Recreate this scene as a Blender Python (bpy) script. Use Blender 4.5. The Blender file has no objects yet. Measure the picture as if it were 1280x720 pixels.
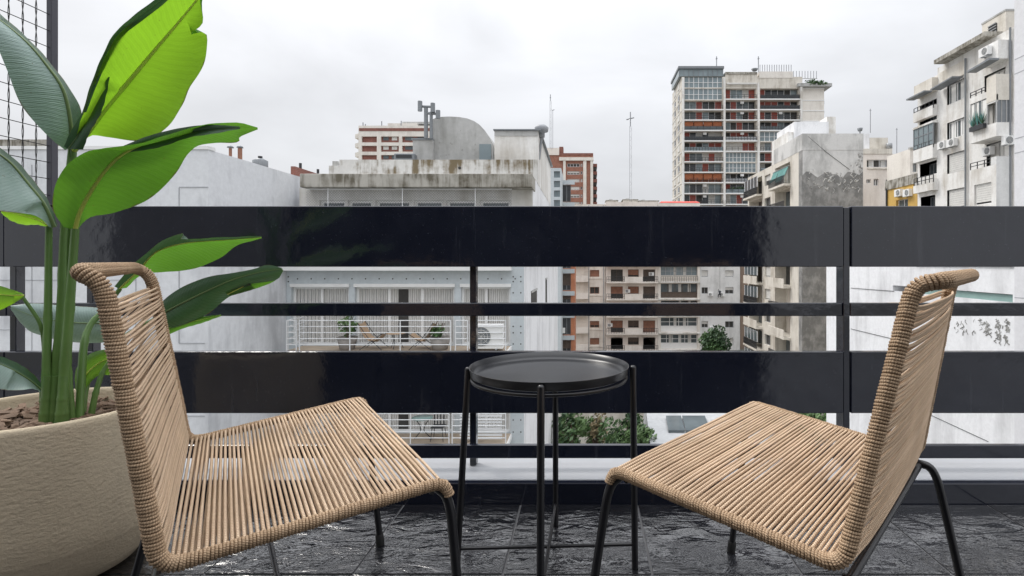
import bpy, math, random
from mathutils import Vector, Matrix
random.seed(7)
R = math.radians
SC = bpy.context.scene
COL = SC.collection

# ------------------------------------------------------------------ camera geometry (metres, eye at H above the balcony floor)
F, CX, CY, H = 680.0, 730.0, 326.5, 0.845

def at(px, py, Y):
    return Vector(((px - CX) / F * Y, Y, H - (py - CY) / F * Y))

def xa(px, Y):
    return (px - CX) / F * Y

def za(py, Y):
    return H - (py - CY) / F * Y

# ------------------------------------------------------------------ node helpers and materials
def new_mat(name):
    m = bpy.data.materials.new(name)
    m.use_nodes = True
    nt = m.node_tree
    b = nt.nodes['Principled BSDF']
    return m, nt, b

def N(nt, t, **kw):
    n = nt.nodes.new(t)
    for k, v in kw.items():
        setattr(n, k, v)
    return n

def ramp(nt, fac, stops):
    r = N(nt, 'ShaderNodeValToRGB')
    el = r.color_ramp.elements
    while len(el) < len(stops):
        el.new(0.5)
    for e, (p, c) in zip(el, stops):
        e.position = p
        e.color = (c[0], c[1], c[2], 1) if not isinstance(c, (int, float)) else (c, c, c, 1)
    nt.links.new(fac, r.inputs['Fac'])
    return r.outputs['Color']

def noise(nt, vec, scale, detail=4, rough=0.55, dist=0.0):
    n = N(nt, 'ShaderNodeTexNoise')
    n.inputs['Scale'].default_value = scale
    n.inputs['Detail'].default_value = detail
    n.inputs['Roughness'].default_value = rough
    n.inputs['Distortion'].default_value = dist
    nt.links.new(vec, n.inputs['Vector'])
    return n.outputs['Fac']

def mapping(nt, vec, scale=(1, 1, 1), rot=(0, 0, 0), loc=(0, 0, 0)):
    m = N(nt, 'ShaderNodeMapping')
    m.inputs['Scale'].default_value = scale
    m.inputs['Rotation'].default_value = rot
    m.inputs['Location'].default_value = loc
    nt.links.new(vec, m.inputs['Vector'])
    return m.outputs['Vector']

def mix(nt, fac, a, b, mode='MIX'):
    m = N(nt, 'ShaderNodeMix', data_type='RGBA', blend_type=mode)
    for sock, v in ((0, fac), (6, a), (7, b)):
        if isinstance(v, (int, float)):
            m.inputs[sock].default_value = v
        elif isinstance(v, (tuple, list)):
            m.inputs[sock].default_value = (v[0], v[1], v[2], 1)
        else:
            nt.links.new(v, m.inputs[sock])
    return m.outputs[2]

def math_n(nt, op, a, b=0.0, c=None):
    m = N(nt, 'ShaderNodeMath', operation=op)
    for i, v in enumerate((a, b, c)):
        if v is None:
            continue
        if isinstance(v, (int, float)):
            m.inputs[i].default_value = v
        else:
            nt.links.new(v, m.inputs[i])
    return m.outputs[0]

def bump(nt, b, height, strength=0.3, dist=0.01):
    n = N(nt, 'ShaderNodeBump')
    n.inputs['Strength'].default_value = strength
    n.inputs['Distance'].default_value = dist
    nt.links.new(height, n.inputs['Height'])
    nt.links.new(n.outputs['Normal'], b.inputs['Normal'])
    return n

def objco(nt):
    return N(nt, 'ShaderNodeTexCoord').outputs['Object']

MATS = {}
def plain(name, col, rough=0.6, metal=0.0, var=0.12, scale=3.0, spec=None):
    m, nt, b = new_mat(name)
    oc = objco(nt)
    nz = noise(nt, oc, scale, 5)
    c = ramp(nt, nz, [(0.25, tuple(x * (1 - var) for x in col)), (0.75, tuple(min(1, x * (1 + var)) for x in col))])
    nt.links.new(c, b.inputs['Base Color'])
    b.inputs['Roughness'].default_value = rough
    b.inputs['Metallic'].default_value = metal
    if spec is not None:
        b.inputs['Specular IOR Level'].default_value = spec
    MATS[name] = m
    return m

def plaster(name, col, stain, amt=0.5, scale=0.6, streak=0.18, fine=6.0, bmp=0.25, lo=0.45, hi=0.75):
    """painted render or concrete with vertical run-off streaks and blotches"""
    m, nt, b = new_mat(name)
    oc = objco(nt)
    s = noise(nt, mapping(nt, oc, (1, 1, streak)), scale * 3, 6, 0.65, 0.4)
    bl = noise(nt, oc, scale, 5, 0.6)
    k = math_n(nt, 'MULTIPLY', s, bl)
    k = math_n(nt, 'MULTIPLY', k, 2.0)
    f = ramp(nt, k, [(lo, 0.0), (hi, 1.0)])
    f2 = math_n(nt, 'MULTIPLY', f, amt)
    base = ramp(nt, noise(nt, oc, fine, 6, 0.7), [(0.3, tuple(x * 0.9 for x in col)), (0.7, tuple(min(1, x * 1.05) for x in col))])
    nt.links.new(mix(nt, f2, base, stain), b.inputs['Base Color'])
    b.inputs['Roughness'].default_value = 0.85
    bump(nt, b, noise(nt, oc, fine * 5, 5, 0.7), bmp, 0.01)
    MATS[name] = m
    return m

plaster('white_render', (0.82, 0.825, 0.84), (0.50, 0.50, 0.51), 0.65, 0.4)
plaster('left_render', (0.72, 0.735, 0.76), (0.42, 0.43, 0.45), 0.75, 0.5)
plaster('cool_concrete', (0.55, 0.595, 0.62), (0.42, 0.47, 0.50), 0.5, 0.6)
plaster('weathered_concrete', (0.46, 0.44, 0.395), (0.12, 0.105, 0.075), 0.95, 1.5, 0.14, lo=0.36, hi=0.66)
plaster('rusty_parapet', (0.56, 0.55, 0.52), (0.13, 0.095, 0.045), 0.95, 1.3, 0.08, lo=0.42, hi=0.66)
plaster('grey_concrete', (0.47, 0.47, 0.46), (0.25, 0.25, 0.23), 0.7, 0.7, 0.15)
plaster('party_wall', (0.66, 0.655, 0.64), (0.30, 0.30, 0.29), 0.7, 0.25, 0.3, lo=0.40, hi=0.66)
plaster('bare_party_wall', (0.34, 0.335, 0.325), (0.17, 0.17, 0.165), 0.9, 0.5, 0.6, lo=0.35, hi=0.6)
plaster('aged_white', (0.80, 0.79, 0.765), (0.38, 0.34, 0.28), 0.75, 0.35, 0.15, lo=0.42, hi=0.75)
plaster('aged_beige', (0.70, 0.66, 0.59), (0.34, 0.30, 0.24), 0.7, 0.35, 0.15)
plaster('cream_wall', (0.76, 0.71, 0.64), (0.42, 0.37, 0.31), 0.6, 0.3)
plaster('pale_cream', (0.80, 0.76, 0.70), (0.50, 0.45, 0.40), 0.5, 0.3)
plaster('pinkish_cream', (0.79, 0.73, 0.67), (0.48, 0.42, 0.37), 0.5, 0.3)
plaster('grey_white', (0.72, 0.72, 0.71), (0.40, 0.40, 0.39), 0.6, 0.3)
plaster('yellow_wall', (0.62, 0.40, 0.11), (0.45, 0.28, 0.09), 0.5, 0.5)
plaster('brown_wall', (0.27, 0.20, 0.155), (0.18, 0.14, 0.11), 0.6, 0.4)
plaster('panel_cladding', (0.70, 0.70, 0.72), (0.60, 0.60, 0.62), 0.3, 0.3)
plaster('roofing', (0.36, 0.34, 0.32), (0.22, 0.20, 0.18), 0.7, 0.4)
plaster('white_roof', (0.42, 0.43, 0.44), (0.28, 0.29, 0.30), 0.6, 0.5)
plaster('far_ground', (0.16, 0.155, 0.14), (0.08, 0.09, 0.06), 0.8, 0.05)
plain('ledge_paint', (0.40, 0.41, 0.43), 0.45, var=0.12, scale=2.0)
plain('screen_post', (0.06, 0.06, 0.075), 0.5)
plain('white_paint', (0.80, 0.80, 0.79), 0.5, var=0.05)
plain('white_metal', (0.74, 0.75, 0.76), 0.4, var=0.05)
plain('grey_metal', (0.34, 0.35, 0.36), 0.45, 0.3)
plain('dark_metal', (0.03, 0.032, 0.036), 0.4, 0.0)
plain('black_tray', (0.018, 0.019, 0.022), 0.30, 0.0, scale=8)
plain('black_tube', (0.010, 0.010, 0.012), 0.28, 0.0)
plain('steel_tube', (0.42, 0.42, 0.43), 0.25, 0.85)
plain('rubber', (0.012, 0.012, 0.012), 0.7)
plain('dark_glass', (0.035, 0.04, 0.045), 0.08, var=0.4, scale=0.5)
plain('mid_glass', (0.10, 0.12, 0.13), 0.08, var=0.4, scale=0.5)
plain('blue_glass', (0.21, 0.26, 0.28), 0.1, var=0.25, scale=0.4)
plain('green_glass', (0.24, 0.36, 0.34), 0.15, var=0.1)
plain('interior_shade', (0.05, 0.048, 0.045), 0.8, var=0.4)
plain('blind', (0.66, 0.65, 0.62), 0.7, var=0.08)
plain('shutter_brown', (0.27, 0.13, 0.085), 0.7, var=0.25)
plain('shutter_dark', (0.10, 0.075, 0.06), 0.7, var=0.25)
plain('red_panel', (0.32, 0.075, 0.055), 0.6, var=0.25)
plain('orange_blind', (0.36, 0.115, 0.045), 0.7, var=0.25)
plain('teal_awning', (0.09, 0.25, 0.23), 0.7, var=0.15)
plain('red_sheet', (0.62, 0.085, 0.06), 0.5, var=0.1)
plain('cable_black', (0.02, 0.02, 0.02), 0.6)
plain('mast_grey', (0.30, 0.31, 0.33), 0.5)
plain('antenna_grey', (0.20, 0.215, 0.23), 0.5)
plain('terracotta', (0.30, 0.15, 0.10), 0.8)
plain('pot_grey', (0.30, 0.28, 0.26), 0.8)
plain('tan_leather', (0.42, 0.30, 0.20), 0.6)
plain('deck_boards', (0.42, 0.34, 0.26), 0.7, var=0.2)
plain('groove', (0.40, 0.41, 0.43), 0.8)
plain('stain_black', (0.36, 0.355, 0.34), 0.9, var=0.4)
plain('cloth_dark', (0.04, 0.045, 0.055), 0.8)
plain('skin', (0.45, 0.28, 0.20), 0.6)
plain('foliage_a', (0.075, 0.145, 0.05), 0.55, var=0.5, scale=4)
plain('foliage_b', (0.115, 0.19, 0.07), 0.55, var=0.5, scale=4)
plain('foliage_c', (0.04, 0.085, 0.035), 0.55, var=0.5, scale=4)
plain('foliage_dry', (0.25, 0.20, 0.11), 0.7, var=0.4, scale=4)
plain('bark', (0.12, 0.09, 0.065), 0.9, var=0.3)
plain('bark_chip', (0.19, 0.125, 0.085), 0.85, var=0.5, scale=14)
plain('soil', (0.035, 0.026, 0.02), 0.95, var=0.5, scale=30)
plain('room_wall', (0.20, 0.20, 0.205), 0.8, var=0.05)
plain('room_glass', (0.015, 0.016, 0.018), 0.06)
plain('sheath', (0.09, 0.17, 0.045), 0.4, var=0.3, scale=9)
plain('stem_green', (0.12, 0.22, 0.06), 0.35, var=0.25, scale=9)
leaf_rib = None
plain('midrib_olive', (0.16, 0.23, 0.09), 0.35, var=0.15, scale=9)

def brick_mat(name, c1, c2, mortar, sx=0.9):
    m, nt, b = new_mat(name)
    oc = objco(nt)
    cx = N(nt, 'ShaderNodeSeparateXYZ'); nt.links.new(oc, cx.inputs[0])
    cb = N(nt, 'ShaderNodeCombineXYZ')
    nt.links.new(math_n(nt, 'ADD', cx.outputs[0], cx.outputs[1]), cb.inputs[0])
    nt.links.new(cx.outputs[2], cb.inputs[1])
    br = N(nt, 'ShaderNodeTexBrick')
    br.inputs['Color1'].default_value = (*c1, 1); br.inputs['Color2'].default_value = (*c2, 1)
    br.inputs['Mortar'].default_value = (*mortar, 1)
    br.inputs['Scale'].default_value = 4.0
    br.inputs['Mortar Size'].default_value = 0.012
    nt.links.new(cb.outputs[0], br.inputs['Vector'])
    nz = ramp(nt, noise(nt, oc, sx, 5), [(0.3, 0.75), (0.7, 1.1)])
    nt.links.new(mix(nt, 1.0, br.outputs['Color'], nz, 'MULTIPLY'), b.inputs['Base Color'])
    b.inputs['Roughness'].default_value = 0.85
    MATS[name] = m
brick_mat('brick', (0.36, 0.145, 0.09), (0.30, 0.12, 0.08), (0.36, 0.30, 0.26))
brick_mat('brick_dark', (0.27, 0.10, 0.075), (0.22, 0.085, 0.065), (0.28, 0.22, 0.19))
brick_mat('brick_orange', (0.58, 0.21, 0.10), (0.50, 0.18, 0.09), (0.40, 0.30, 0.24))

def curtain_mat():
    m, nt, b = new_mat('curtain')
    oc = objco(nt)
    w = N(nt, 'ShaderNodeTexWave', wave_type='BANDS', bands_direction='X')
    w.inputs['Scale'].default_value = 2.6; w.inputs['Distortion'].default_value = 2.0
    w.inputs['Detail'].default_value = 2; w.inputs['Detail Scale'].default_value = 0.6
    nt.links.new(mapping(nt, oc, (1, 1, 0.15)), w.inputs['Vector'])
    b.inputs['Base Color'].default_value = (0.80, 0.79, 0.76, 1)
    b.inputs['Roughness'].default_value = 0.9
    bump(nt, b, w.outputs['Fac'], 1.0, 0.09)
    MATS['curtain'] = m
curtain_mat()

def rope_mat(name, col, dark, freq=170.0, bs=0.8, bd=0.0016):
    m, nt, b = new_mat(name)
    uv = N(nt, 'ShaderNodeTexCoord').outputs['UV']
    sp = N(nt, 'ShaderNodeSeparateXYZ'); nt.links.new(uv, sp.inputs[0])
    ph = math_n(nt, 'ADD', math_n(nt, 'MULTIPLY', sp.outputs[0], freq), sp.outputs[1])
    tw = math_n(nt, 'SINE', math_n(nt, 'MULTIPLY', ph, 2 * math.pi))
    tw = math_n(nt, 'ADD', math_n(nt, 'MULTIPLY', tw, 0.5), 0.5)
    oc = objco(nt)
    big = noise(nt, oc, 9.0, 4)
    fib = noise(nt, oc, 420.0, 3, 0.7)
    c = ramp(nt, big, [(0.3, tuple(x * 0.84 for x in col)), (0.7, tuple(min(1, x * 1.10) for x in col))])
    isl = N(nt, 'ShaderNodeNewGeometry').outputs['Random Per Island']
    c = mix(nt, 1.0, c, ramp(nt, isl, [(0.0, (0.88, 0.87, 0.86)), (0.5, (1.0, 0.99, 0.98)), (1.0, (1.10, 1.11, 1.13))]), 'MULTIPLY')
    c = mix(nt, math_n(nt, 'MULTIPLY', math_n(nt, 'SUBTRACT', 1.0, tw), 0.55), c, dark)  # grooves between strands darkened in the colour to deepen their shade
    c = mix(nt, math_n(nt, 'MULTIPLY', fib, 0.3), c, dark)
    nt.links.new(c, b.inputs['Base Color'])
    b.inputs['Roughness'].default_value = 0.75
    b.inputs['Specular IOR Level'].default_value = 0.25
    bump(nt, b, math_n(nt, 'ADD', tw, math_n(nt, 'MULTIPLY', fib, 0.4)), bs, bd)
    MATS[name] = m
rope_mat('rope', (0.76, 0.585, 0.415), (0.26, 0.155, 0.085))
rope_mat('rope_coil', (0.58, 0.42, 0.275), (0.13, 0.07, 0.035), 330.0, 0.6, 0.0008)

def gloss_black():
    m, nt, b = new_mat('gloss_black')
    oc = objco(nt)
    dust = ramp(nt, noise(nt, oc, 2.2, 6, 0.65, 0.5), [(0.45, 0.0), (0.8, 0.5)])
    spk = ramp(nt, noise(nt, oc, 170.0, 2, 0.5), [(0.70, 0.0), (0.78, 0.7)])
    run = ramp(nt, noise(nt, mapping(nt, oc, (1, 1, 0.06)), 34.0, 4, 0.6), [(0.60, 0.0), (0.82, 0.35)])
    base = mix(nt, dust, (0.008, 0.010, 0.019), (0.030, 0.034, 0.050))
    base = mix(nt, math_n(nt, 'MAXIMUM', spk, run), base, (0.075, 0.08, 0.095))
    nt.links.new(base, b.inputs['Base Color'])
    nt.links.new(ramp(nt, noise(nt, oc, 1.4, 4), [(0.3, 0.05), (0.75, 0.14)]), b.inputs['Roughness'])
    wob = math_n(nt, 'ADD', noise(nt, oc, 26.0, 3, 0.5), math_n(nt, 'MULTIPLY', noise(nt, oc, 5.0, 2), 4.0))
    bump(nt, b, wob, 0.14, 0.004)
    b.inputs['Specular IOR Level'].default_value = 0.8
    MATS['gloss_black'] = m
gloss_black()

def slate():
    m, nt, b = new_mat('slate_tile')
    oc = objco(nt)
    g = N(nt, 'ShaderNodeNewGeometry')
    off = N(nt, 'ShaderNodeVectorMath', operation='SCALE'); off.inputs[0].default_value = (7.3, 3.1, 5.7)
    nt.links.new(math_n(nt, 'MULTIPLY', g.outputs['Random Per Island'], 9.0), off.inputs['Scale'])
    ad = N(nt, 'ShaderNodeVectorMath', operation='ADD')
    nt.links.new(oc, ad.inputs[0]); nt.links.new(off.outputs[0], ad.inputs[1])
    v = ad.outputs[0]
    ridges = noise(nt, mapping(nt, v, (4.5, 12.0, 6.0), (0, 0, R(-52))), 1.5, 3.0, 0.45, 1.6)
    cleft = noise(nt, mapping(nt, v, (3.0, 5.0, 3.0), (0, 0, R(30))), 1.8, 5, 0.6, 2.0)
    steps = math_n(nt, 'PINGPONG', math_n(nt, 'MULTIPLY', cleft, 3.2), 0.5)
    grain = noise(nt, v, 60.0, 4, 0.65)
    calm = ramp(nt, noise(nt, v, 4.0, 3, 0.5, 0.6), [(0.38, 0.12), (0.66, 1.0)])
    h = math_n(nt, 'ADD', math_n(nt, 'MULTIPLY', ridges, calm), math_n(nt, 'MULTIPLY', steps, 0.16))
    h = math_n(nt, 'ADD', h, math_n(nt, 'MULTIPLY', grain, 0.02))
    bn_ = bump(nt, b, h, 1.0, 0.012)
    nt.links.new(bn_.outputs['Normal'], b.inputs['Coat Normal'])
    b.inputs['Coat Weight'].default_value = 1.0; b.inputs['Coat Roughness'].default_value = 0.10; b.inputs['Coat IOR'].default_value = 1.6
    nt.links.new(ramp(nt, noise(nt, v, 5.0, 5), [(0.3, (0.008, 0.008, 0.010)), (0.75, (0.020, 0.021, 0.025))]), b.inputs['Base Color'])
    nt.links.new(ramp(nt, noise(nt, v, 9.0, 5), [(0.3, 0.12), (0.75, 0.26)]), b.inputs['Roughness'])
    b.inputs['Specular IOR Level'].default_value = 0.9
    MATS['slate_tile'] = m
slate()
plain('grout', (0.13, 0.13, 0.135), 0.8, scale=12)

def pot_mat():
    m, nt, b = new_mat('pot_stone')
    oc = objco(nt)
    c = ramp(nt, noise(nt, oc, 3.0, 6, 0.6), [(0.3, (0.56, 0.465, 0.335)), (0.7, (0.66, 0.56, 0.415))])
    st = ramp(nt, noise(nt, mapping(nt, oc, (1, 1, 0.35)), 5.0, 6, 0.65, 0.5), [(0.52, 0.0), (0.72, 0.35)])
    c = mix(nt, st, c, (0.42, 0.36, 0.28))
    f = noise(nt, oc, 130.0, 4, 0.6)
    c = mix(nt, math_n(nt, 'MULTIPLY', f, 0.25), c, (0.40, 0.32, 0.22))
    nt.links.new(c, b.inputs['Base Color'])
    b.inputs['Roughness'].default_value = 0.9
    bump(nt, b, math_n(nt, 'ADD', f, noise(nt, mapping(nt, oc, (1, 1, 2.2)), 55.0, 3)), 0.55, 0.004)
    MATS['pot_stone'] = m
pot_mat()

def leaf_mat(name, col, trans, tw):
    m, nt, b = new_mat(name)
    uv = N(nt, 'ShaderNodeTexCoord').outputs['UV']
    sp = N(nt, 'ShaderNodeSeparateXYZ'); nt.links.new(uv, sp.inputs[0])
    d = math_n(nt, 'ABSOLUTE', math_n(nt, 'SUBTRACT', sp.outputs[1], 0.5))
    ph = math_n(nt, 'SUBTRACT', sp.outputs[0], math_n(nt, 'MULTIPLY', d, 0.16))
    nz = noise(nt, objco(nt), 6.0, 4)
    ph = math_n(nt, 'ADD', ph, math_n(nt, 'MULTIPLY', noise(nt, objco(nt), 22.0, 3), 0.03))
    vein = math_n(nt, 'SINE', math_n(nt, 'MULTIPLY', ph, 235.0))
    vein2 = math_n(nt, 'SINE', math_n(nt, 'MULTIPLY', ph, 610.0))
    h = math_n(nt, 'ADD', vein, math_n(nt, 'MULTIPLY', vein2, 0.8))
    k = math_n(nt, 'ADD', math_n(nt, 'MULTIPLY', h, 0.06), math_n(nt, 'MULTIPLY', nz, 0.9))
    k = math_n(nt, 'ADD', k, 0.05)
    c = ramp(nt, k, [(0.2, tuple(x * 0.78 for x in col)), (0.8, tuple(x * 1.2 for x in col))])
    ct = ramp(nt, k, [(0.2, tuple(x * 0.82 for x in trans)), (0.8, tuple(min(1, x * 1.12) for x in trans))])
    ed = math_n(nt, 'MULTIPLY', ramp(nt, d, [(0.478, 0.0), (0.498, 1.0)]), ramp(nt, noise(nt, objco(nt), 17.0, 4), [(0.48, 0.0), (0.60, 1.0)]))
    sp2 = ramp(nt, noise(nt, objco(nt), 95.0, 3), [(0.70, 0.0), (0.76, 0.6)])
    ed = math_n(nt, 'MAXIMUM', ed, sp2)
    c = mix(nt, ed, c, (0.16, 0.11, 0.04)); ct = mix(nt, ed, ct, (0.10, 0.06, 0.02))
    nt.links.new(c, b.inputs['Base Color'])
    b.inputs['Roughness'].default_value = 0.30
    b.inputs['Specular IOR Level'].default_value = 0.45
    bp = bump(nt, b, h, 0.25, 0.002)
    t = N(nt, 'ShaderNodeBsdfTranslucent')
    nt.links.new(ct, t.inputs['Color'])
    mx = N(nt, 'ShaderNodeMixShader'); mx.inputs[0].default_value = tw
    nt.links.new(b.outputs[0], mx.inputs[1]); nt.links.new(t.outputs[0], mx.inputs[2])
    nt.links.new(mx.outputs[0], nt.nodes['Material Output'].inputs['Surface'])
    MATS[name] = m
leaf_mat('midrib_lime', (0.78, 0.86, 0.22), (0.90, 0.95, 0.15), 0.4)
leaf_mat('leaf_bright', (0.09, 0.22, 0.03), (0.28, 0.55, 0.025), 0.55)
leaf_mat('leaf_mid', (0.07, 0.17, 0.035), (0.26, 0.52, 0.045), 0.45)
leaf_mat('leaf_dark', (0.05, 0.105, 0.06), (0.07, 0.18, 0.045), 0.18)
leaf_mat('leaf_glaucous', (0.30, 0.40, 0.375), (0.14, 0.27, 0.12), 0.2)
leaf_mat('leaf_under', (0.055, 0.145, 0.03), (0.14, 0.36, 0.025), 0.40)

# ------------------------------------------------------------------ mesh builder
class MB:
    def __init__(s):
        s.v = []; s.f = []; s.m = []; s.uv = {}; s.names = []; s.sm = set()
    def mi(s, mat):
        if mat not in s.names:
            s.names.append(mat)
        return s.names.index(mat)
    def face(s, pts, mat, uv=None, smooth=False):
        i = len(s.v); s.v += [Vector(p) for p in pts]
        s.f.append(tuple(range(i, i + len(pts)))); s.m.append(s.mi(mat))
        if uv: s.uv[len(s.f) - 1] = uv
        if smooth: s.sm.add(len(s.f) - 1)
    def grid(s, rows, mat, uvs=None, close=False, smooth=True):
        i0 = len(s.v); n = len(rows[0])
        for r in rows: s.v += [Vector(p) for p in r]
        k = s.mi(mat)
        for i in range(len(rows) - 1):
            for j in range(n if close else n - 1):
                j2 = (j + 1) % n
                s.f.append((i0 + i * n + j, i0 + i * n + j2, i0 + (i + 1) * n + j2, i0 + (i + 1) * n + j))
                s.m.append(k)
                if smooth: s.sm.add(len(s.f) - 1)
                if uvs:
                    u = uvs
                    jj = j + 1
                    s.uv[len(s.f) - 1] = [(u[0][i], u[1][j]), (u[0][i], u[1][jj]), (u[0][i + 1], u[1][jj]), (u[0][i + 1], u[1][j])]
        return i0
    def hexa(s, p, mat):
        """p: 8 points, bottom 4 (ccw) then top 4"""
        i = len(s.v); s.v += [Vector(q) for q in p]; k = s.mi(mat)
        for f in ((0, 3, 2, 1), (4, 5, 6, 7), (0, 1, 5, 4), (1, 2, 6, 5), (2, 3, 7, 6), (3, 0, 4, 7)):
            s.f.append(tuple(i + q for q in f)); s.m.append(k)
    def box(s, a, b, mat):
        x0, x1 = sorted((a[0], b[0])); y0, y1 = sorted((a[1], b[1])); z0, z1 = sorted((a[2], b[2]))
        s.hexa([(x0, y0, z0), (x1, y0, z0), (x1, y1, z0), (x0, y1, z0), (x0, y0, z1), (x1, y0, z1), (x1, y1, z1), (x0, y1, z1)], mat)
    def tube(s, path, r, mat, n=8, cap=True, closed=False, rv=None):
        path = [Vector(p) for p in path]
        T = []
        L = len(path)
        for i in range(L):
            if closed: t = path[(i + 1) % L] - path[i - 1]
            else: t = path[min(i + 1, L - 1)] - path[max(i - 1, 0)]
            T.append(t.normalized() if t.length > 1e-9 else Vector((0, 0, 1)))
        up = Vector((0, 0, 1)) if abs(T[0].z) < 0.9 else Vector((1, 0, 0))
        nrm = T[0].cross(up).normalized()
        rows = []; us = []; acc = 0
        for i in range(L):
            nrm = (nrm - T[i] * nrm.dot(T[i])).normalized()
            bn = T[i].cross(nrm)
            rr = rv[i] if rv else r
            rows.append([path[i] + (nrm * math.cos(2 * math.pi * j / n) + bn * math.sin(2 * math.pi * j / n)) * rr for j in range(n)])
            if i: acc += (path[i] - path[i - 1]).length
            us.append(acc)
        if closed:
            rows.append(rows[0]); us.append(acc + (path[0] - path[-1]).length)
        s.grid(rows, mat, (us, [j / n for j in range(n + 1)]), close=True)
        if cap and not closed:
            s.face(rows[0][::-1], mat); s.face(rows[-1], mat)
    def lathe(s, prof, c, mat, n=32, cap=True):
        rows = [[(c[0] + r * math.cos(2 * math.pi * j / n), c[1] + r * math.sin(2 * math.pi * j / n), c[2] + z) for j in range(n)] for r, z in prof]
        s.grid(rows, mat, close=True)
        if cap:
            if prof[0][0] > 1e-4: s.face(rows[0][::-1], mat)
            if prof[-1][0] > 1e-4: s.face(rows[-1], mat)
    def prism(s, poly, fr, d0, d1, mat):
        """poly of (a, z) in facade frame, between depths d0 and d1"""
        n = len(poly)
        A = [fr(a, d0, z) for a, z in poly]; B = [fr(a, d1, z) for a, z in poly]
        s.face(A, mat); s.face(B[::-1], mat)
        for i in range(n):
            j = (i + 1) % n
            s.face([A[j], A[i], B[i], B[j]], mat)
    def build(s, name, parent=None, bevel=0.0):
        me = bpy.data.meshes.new(name)
        off = world_loc(parent)
        me.from_pydata([v - off for v in s.v], [], s.f)
        for nme in s.names: me.materials.append(MATS[nme])
        me.polygons.foreach_set('material_index', s.m)
        me.polygons.foreach_set('use_smooth', [i in s.sm for i in range(len(s.f))])
        if s.uv:
            ul = me.uv_layers.new(name='UVMap').data
            for pi, c in s.uv.items():
                st = me.polygons[pi].loop_start
                for k, q in enumerate(c): ul[st + k].uv = q
        me.update()
        o = bpy.data.objects.new(name, me); COL.objects.link(o)
        if parent: o.parent = parent
        if bevel:
            b = o.modifiers.new('bevel', 'BEVEL'); b.width = bevel; b.segments = 2; b.limit_method = 'ANGLE'
            b.angle_limit = R(50)
        return o

def world_loc(o):
    v = Vector((0, 0, 0))
    while o is not None:
        v += o.location; o = o.parent
    return v

def thing(name, label, cat, loc, group=None):
    o = bpy.data.objects.new(name, None); COL.objects.link(o)
    o.location = loc; o.empty_display_size = 0.1
    o['label'] = label; o['category'] = cat
    if group: o['group'] = group
    return o

def tag(o, label, cat, group=None):
    o['label'] = label; o['category'] = cat
    if group: o['group'] = group
    return o

def struct(mb, name, bevel=0.0):
    o = mb.build(name, None, bevel); o['kind'] = 'structure'
    return o

def kids(o):
    return [c for c in bpy.data.objects if c.parent == o]

def dup(o, loc, label=None, parent=None):
    c = o.copy(); COL.objects.link(c); c.parent = parent
    if loc is not None: c.location = loc
    if label: c['label'] = label
    for k in kids(o):
        if k.name != c.name: dup(k, None, None, c)
    return c

def fillet(pts, r, n=6):
    out = [Vector(pts[0])]
    for i in range(1, len(pts) - 1):
        a, b, c = Vector(pts[i - 1]), Vector(pts[i]), Vector(pts[i + 1])
        d1 = min(r, (a - b).length * 0.48); d2 = min(r, (c - b).length * 0.48)
        p = b + (a - b).normalized() * d1; q = b + (c - b).normalized() * d2
        for k in range(n + 1):
            t = k / n
            out.append(p * (1 - t) ** 2 + b * 2 * t * (1 - t) + q * t * t)
    out.append(Vector(pts[-1]))
    return out

def resample(pts, n):
    pts = [Vector(p) for p in pts]
    L = [0]
    for a, b in zip(pts, pts[1:]): L.append(L[-1] + (b - a).length)
    out = []; j = 0
    for i in range(n):
        d = L[-1] * i / (n - 1)
        while j < len(pts) - 2 and L[j + 1] < d: j += 1
        t = (d - L[j]) / max(1e-9, L[j + 1] - L[j])
        out.append(pts[j].lerp(pts[j + 1], min(1, t)))
    return out

def catmull(pts, n):
    pts = [Vector(p) for p in pts]
    P = [pts[0] * 2 - pts[1]] + pts + [pts[-1] * 2 - pts[-2]]
    out = []; m = len(pts) - 1
    for i in range(n):
        t = m * i / (n - 1); k = min(int(t), m - 1); u = t - k
        a, b, c, d = P[k], P[k + 1], P[k + 2], P[k + 3]
        out.append(0.5 * (2 * b + (c - a) * u + (2 * a - 5 * b + 4 * c - d) * u * u + (3 * b - a - 3 * c + d) * u ** 3))
    return out

# ------------------------------------------------------------------ the balcony
KY, KZ, LB = 1.893, 0.075, 2.20           # kerb face, ledge height, ledge back edge
g = MB(); T = 0.4046; gap = 0.0034
x0 = 0.185 - T * 10
for i in range(22):
    for j in range(7):
        xa0 = x0 + i * T; ya1 = (KY - 0.002) if j == 0 else 1.469 - (j - 1) * T; ya0 = 1.469 - j * T
        z = random.uniform(-0.0008, 0.0008); tx = random.uniform(-0.001, 0.001)
        g.hexa([(xa0 + gap, ya0 + gap, -0.02), (xa0 + T - gap, ya0 + gap, -0.02), (xa0 + T - gap, ya1 - gap, -0.02), (xa0 + gap, ya1 - gap, -0.02),
                (xa0 + gap, ya0 + gap, z), (xa0 + T - gap, ya0 + gap, z + tx), (xa0 + T - gap, ya1 - gap, z + tx), (xa0 + gap, ya1 - gap, z)], 'slate_tile')
fl = struct(g, 'floor')
g = MB(); g.box((x0 - 0.3, -1.2, -0.25), (x0 + 22 * T + 0.3, KY - 0.001, -0.004), 'grout'); struct(g, 'floor_slab')
g = MB(); g.box((x0 - 0.3, KY, -0.26), (x0 + 22 * T + 0.3, KY + 0.03, KZ - 0.003), 'gloss_black'); struct(g, 'kerb', 0.004)
g = MB(); g.box((x0 - 0.3, KY + 0.030, -0.26), (x0 + 22 * T + 0.3, LB, KZ), 'ledge_paint')
struct(g, 'ledge', 0.006)

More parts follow.
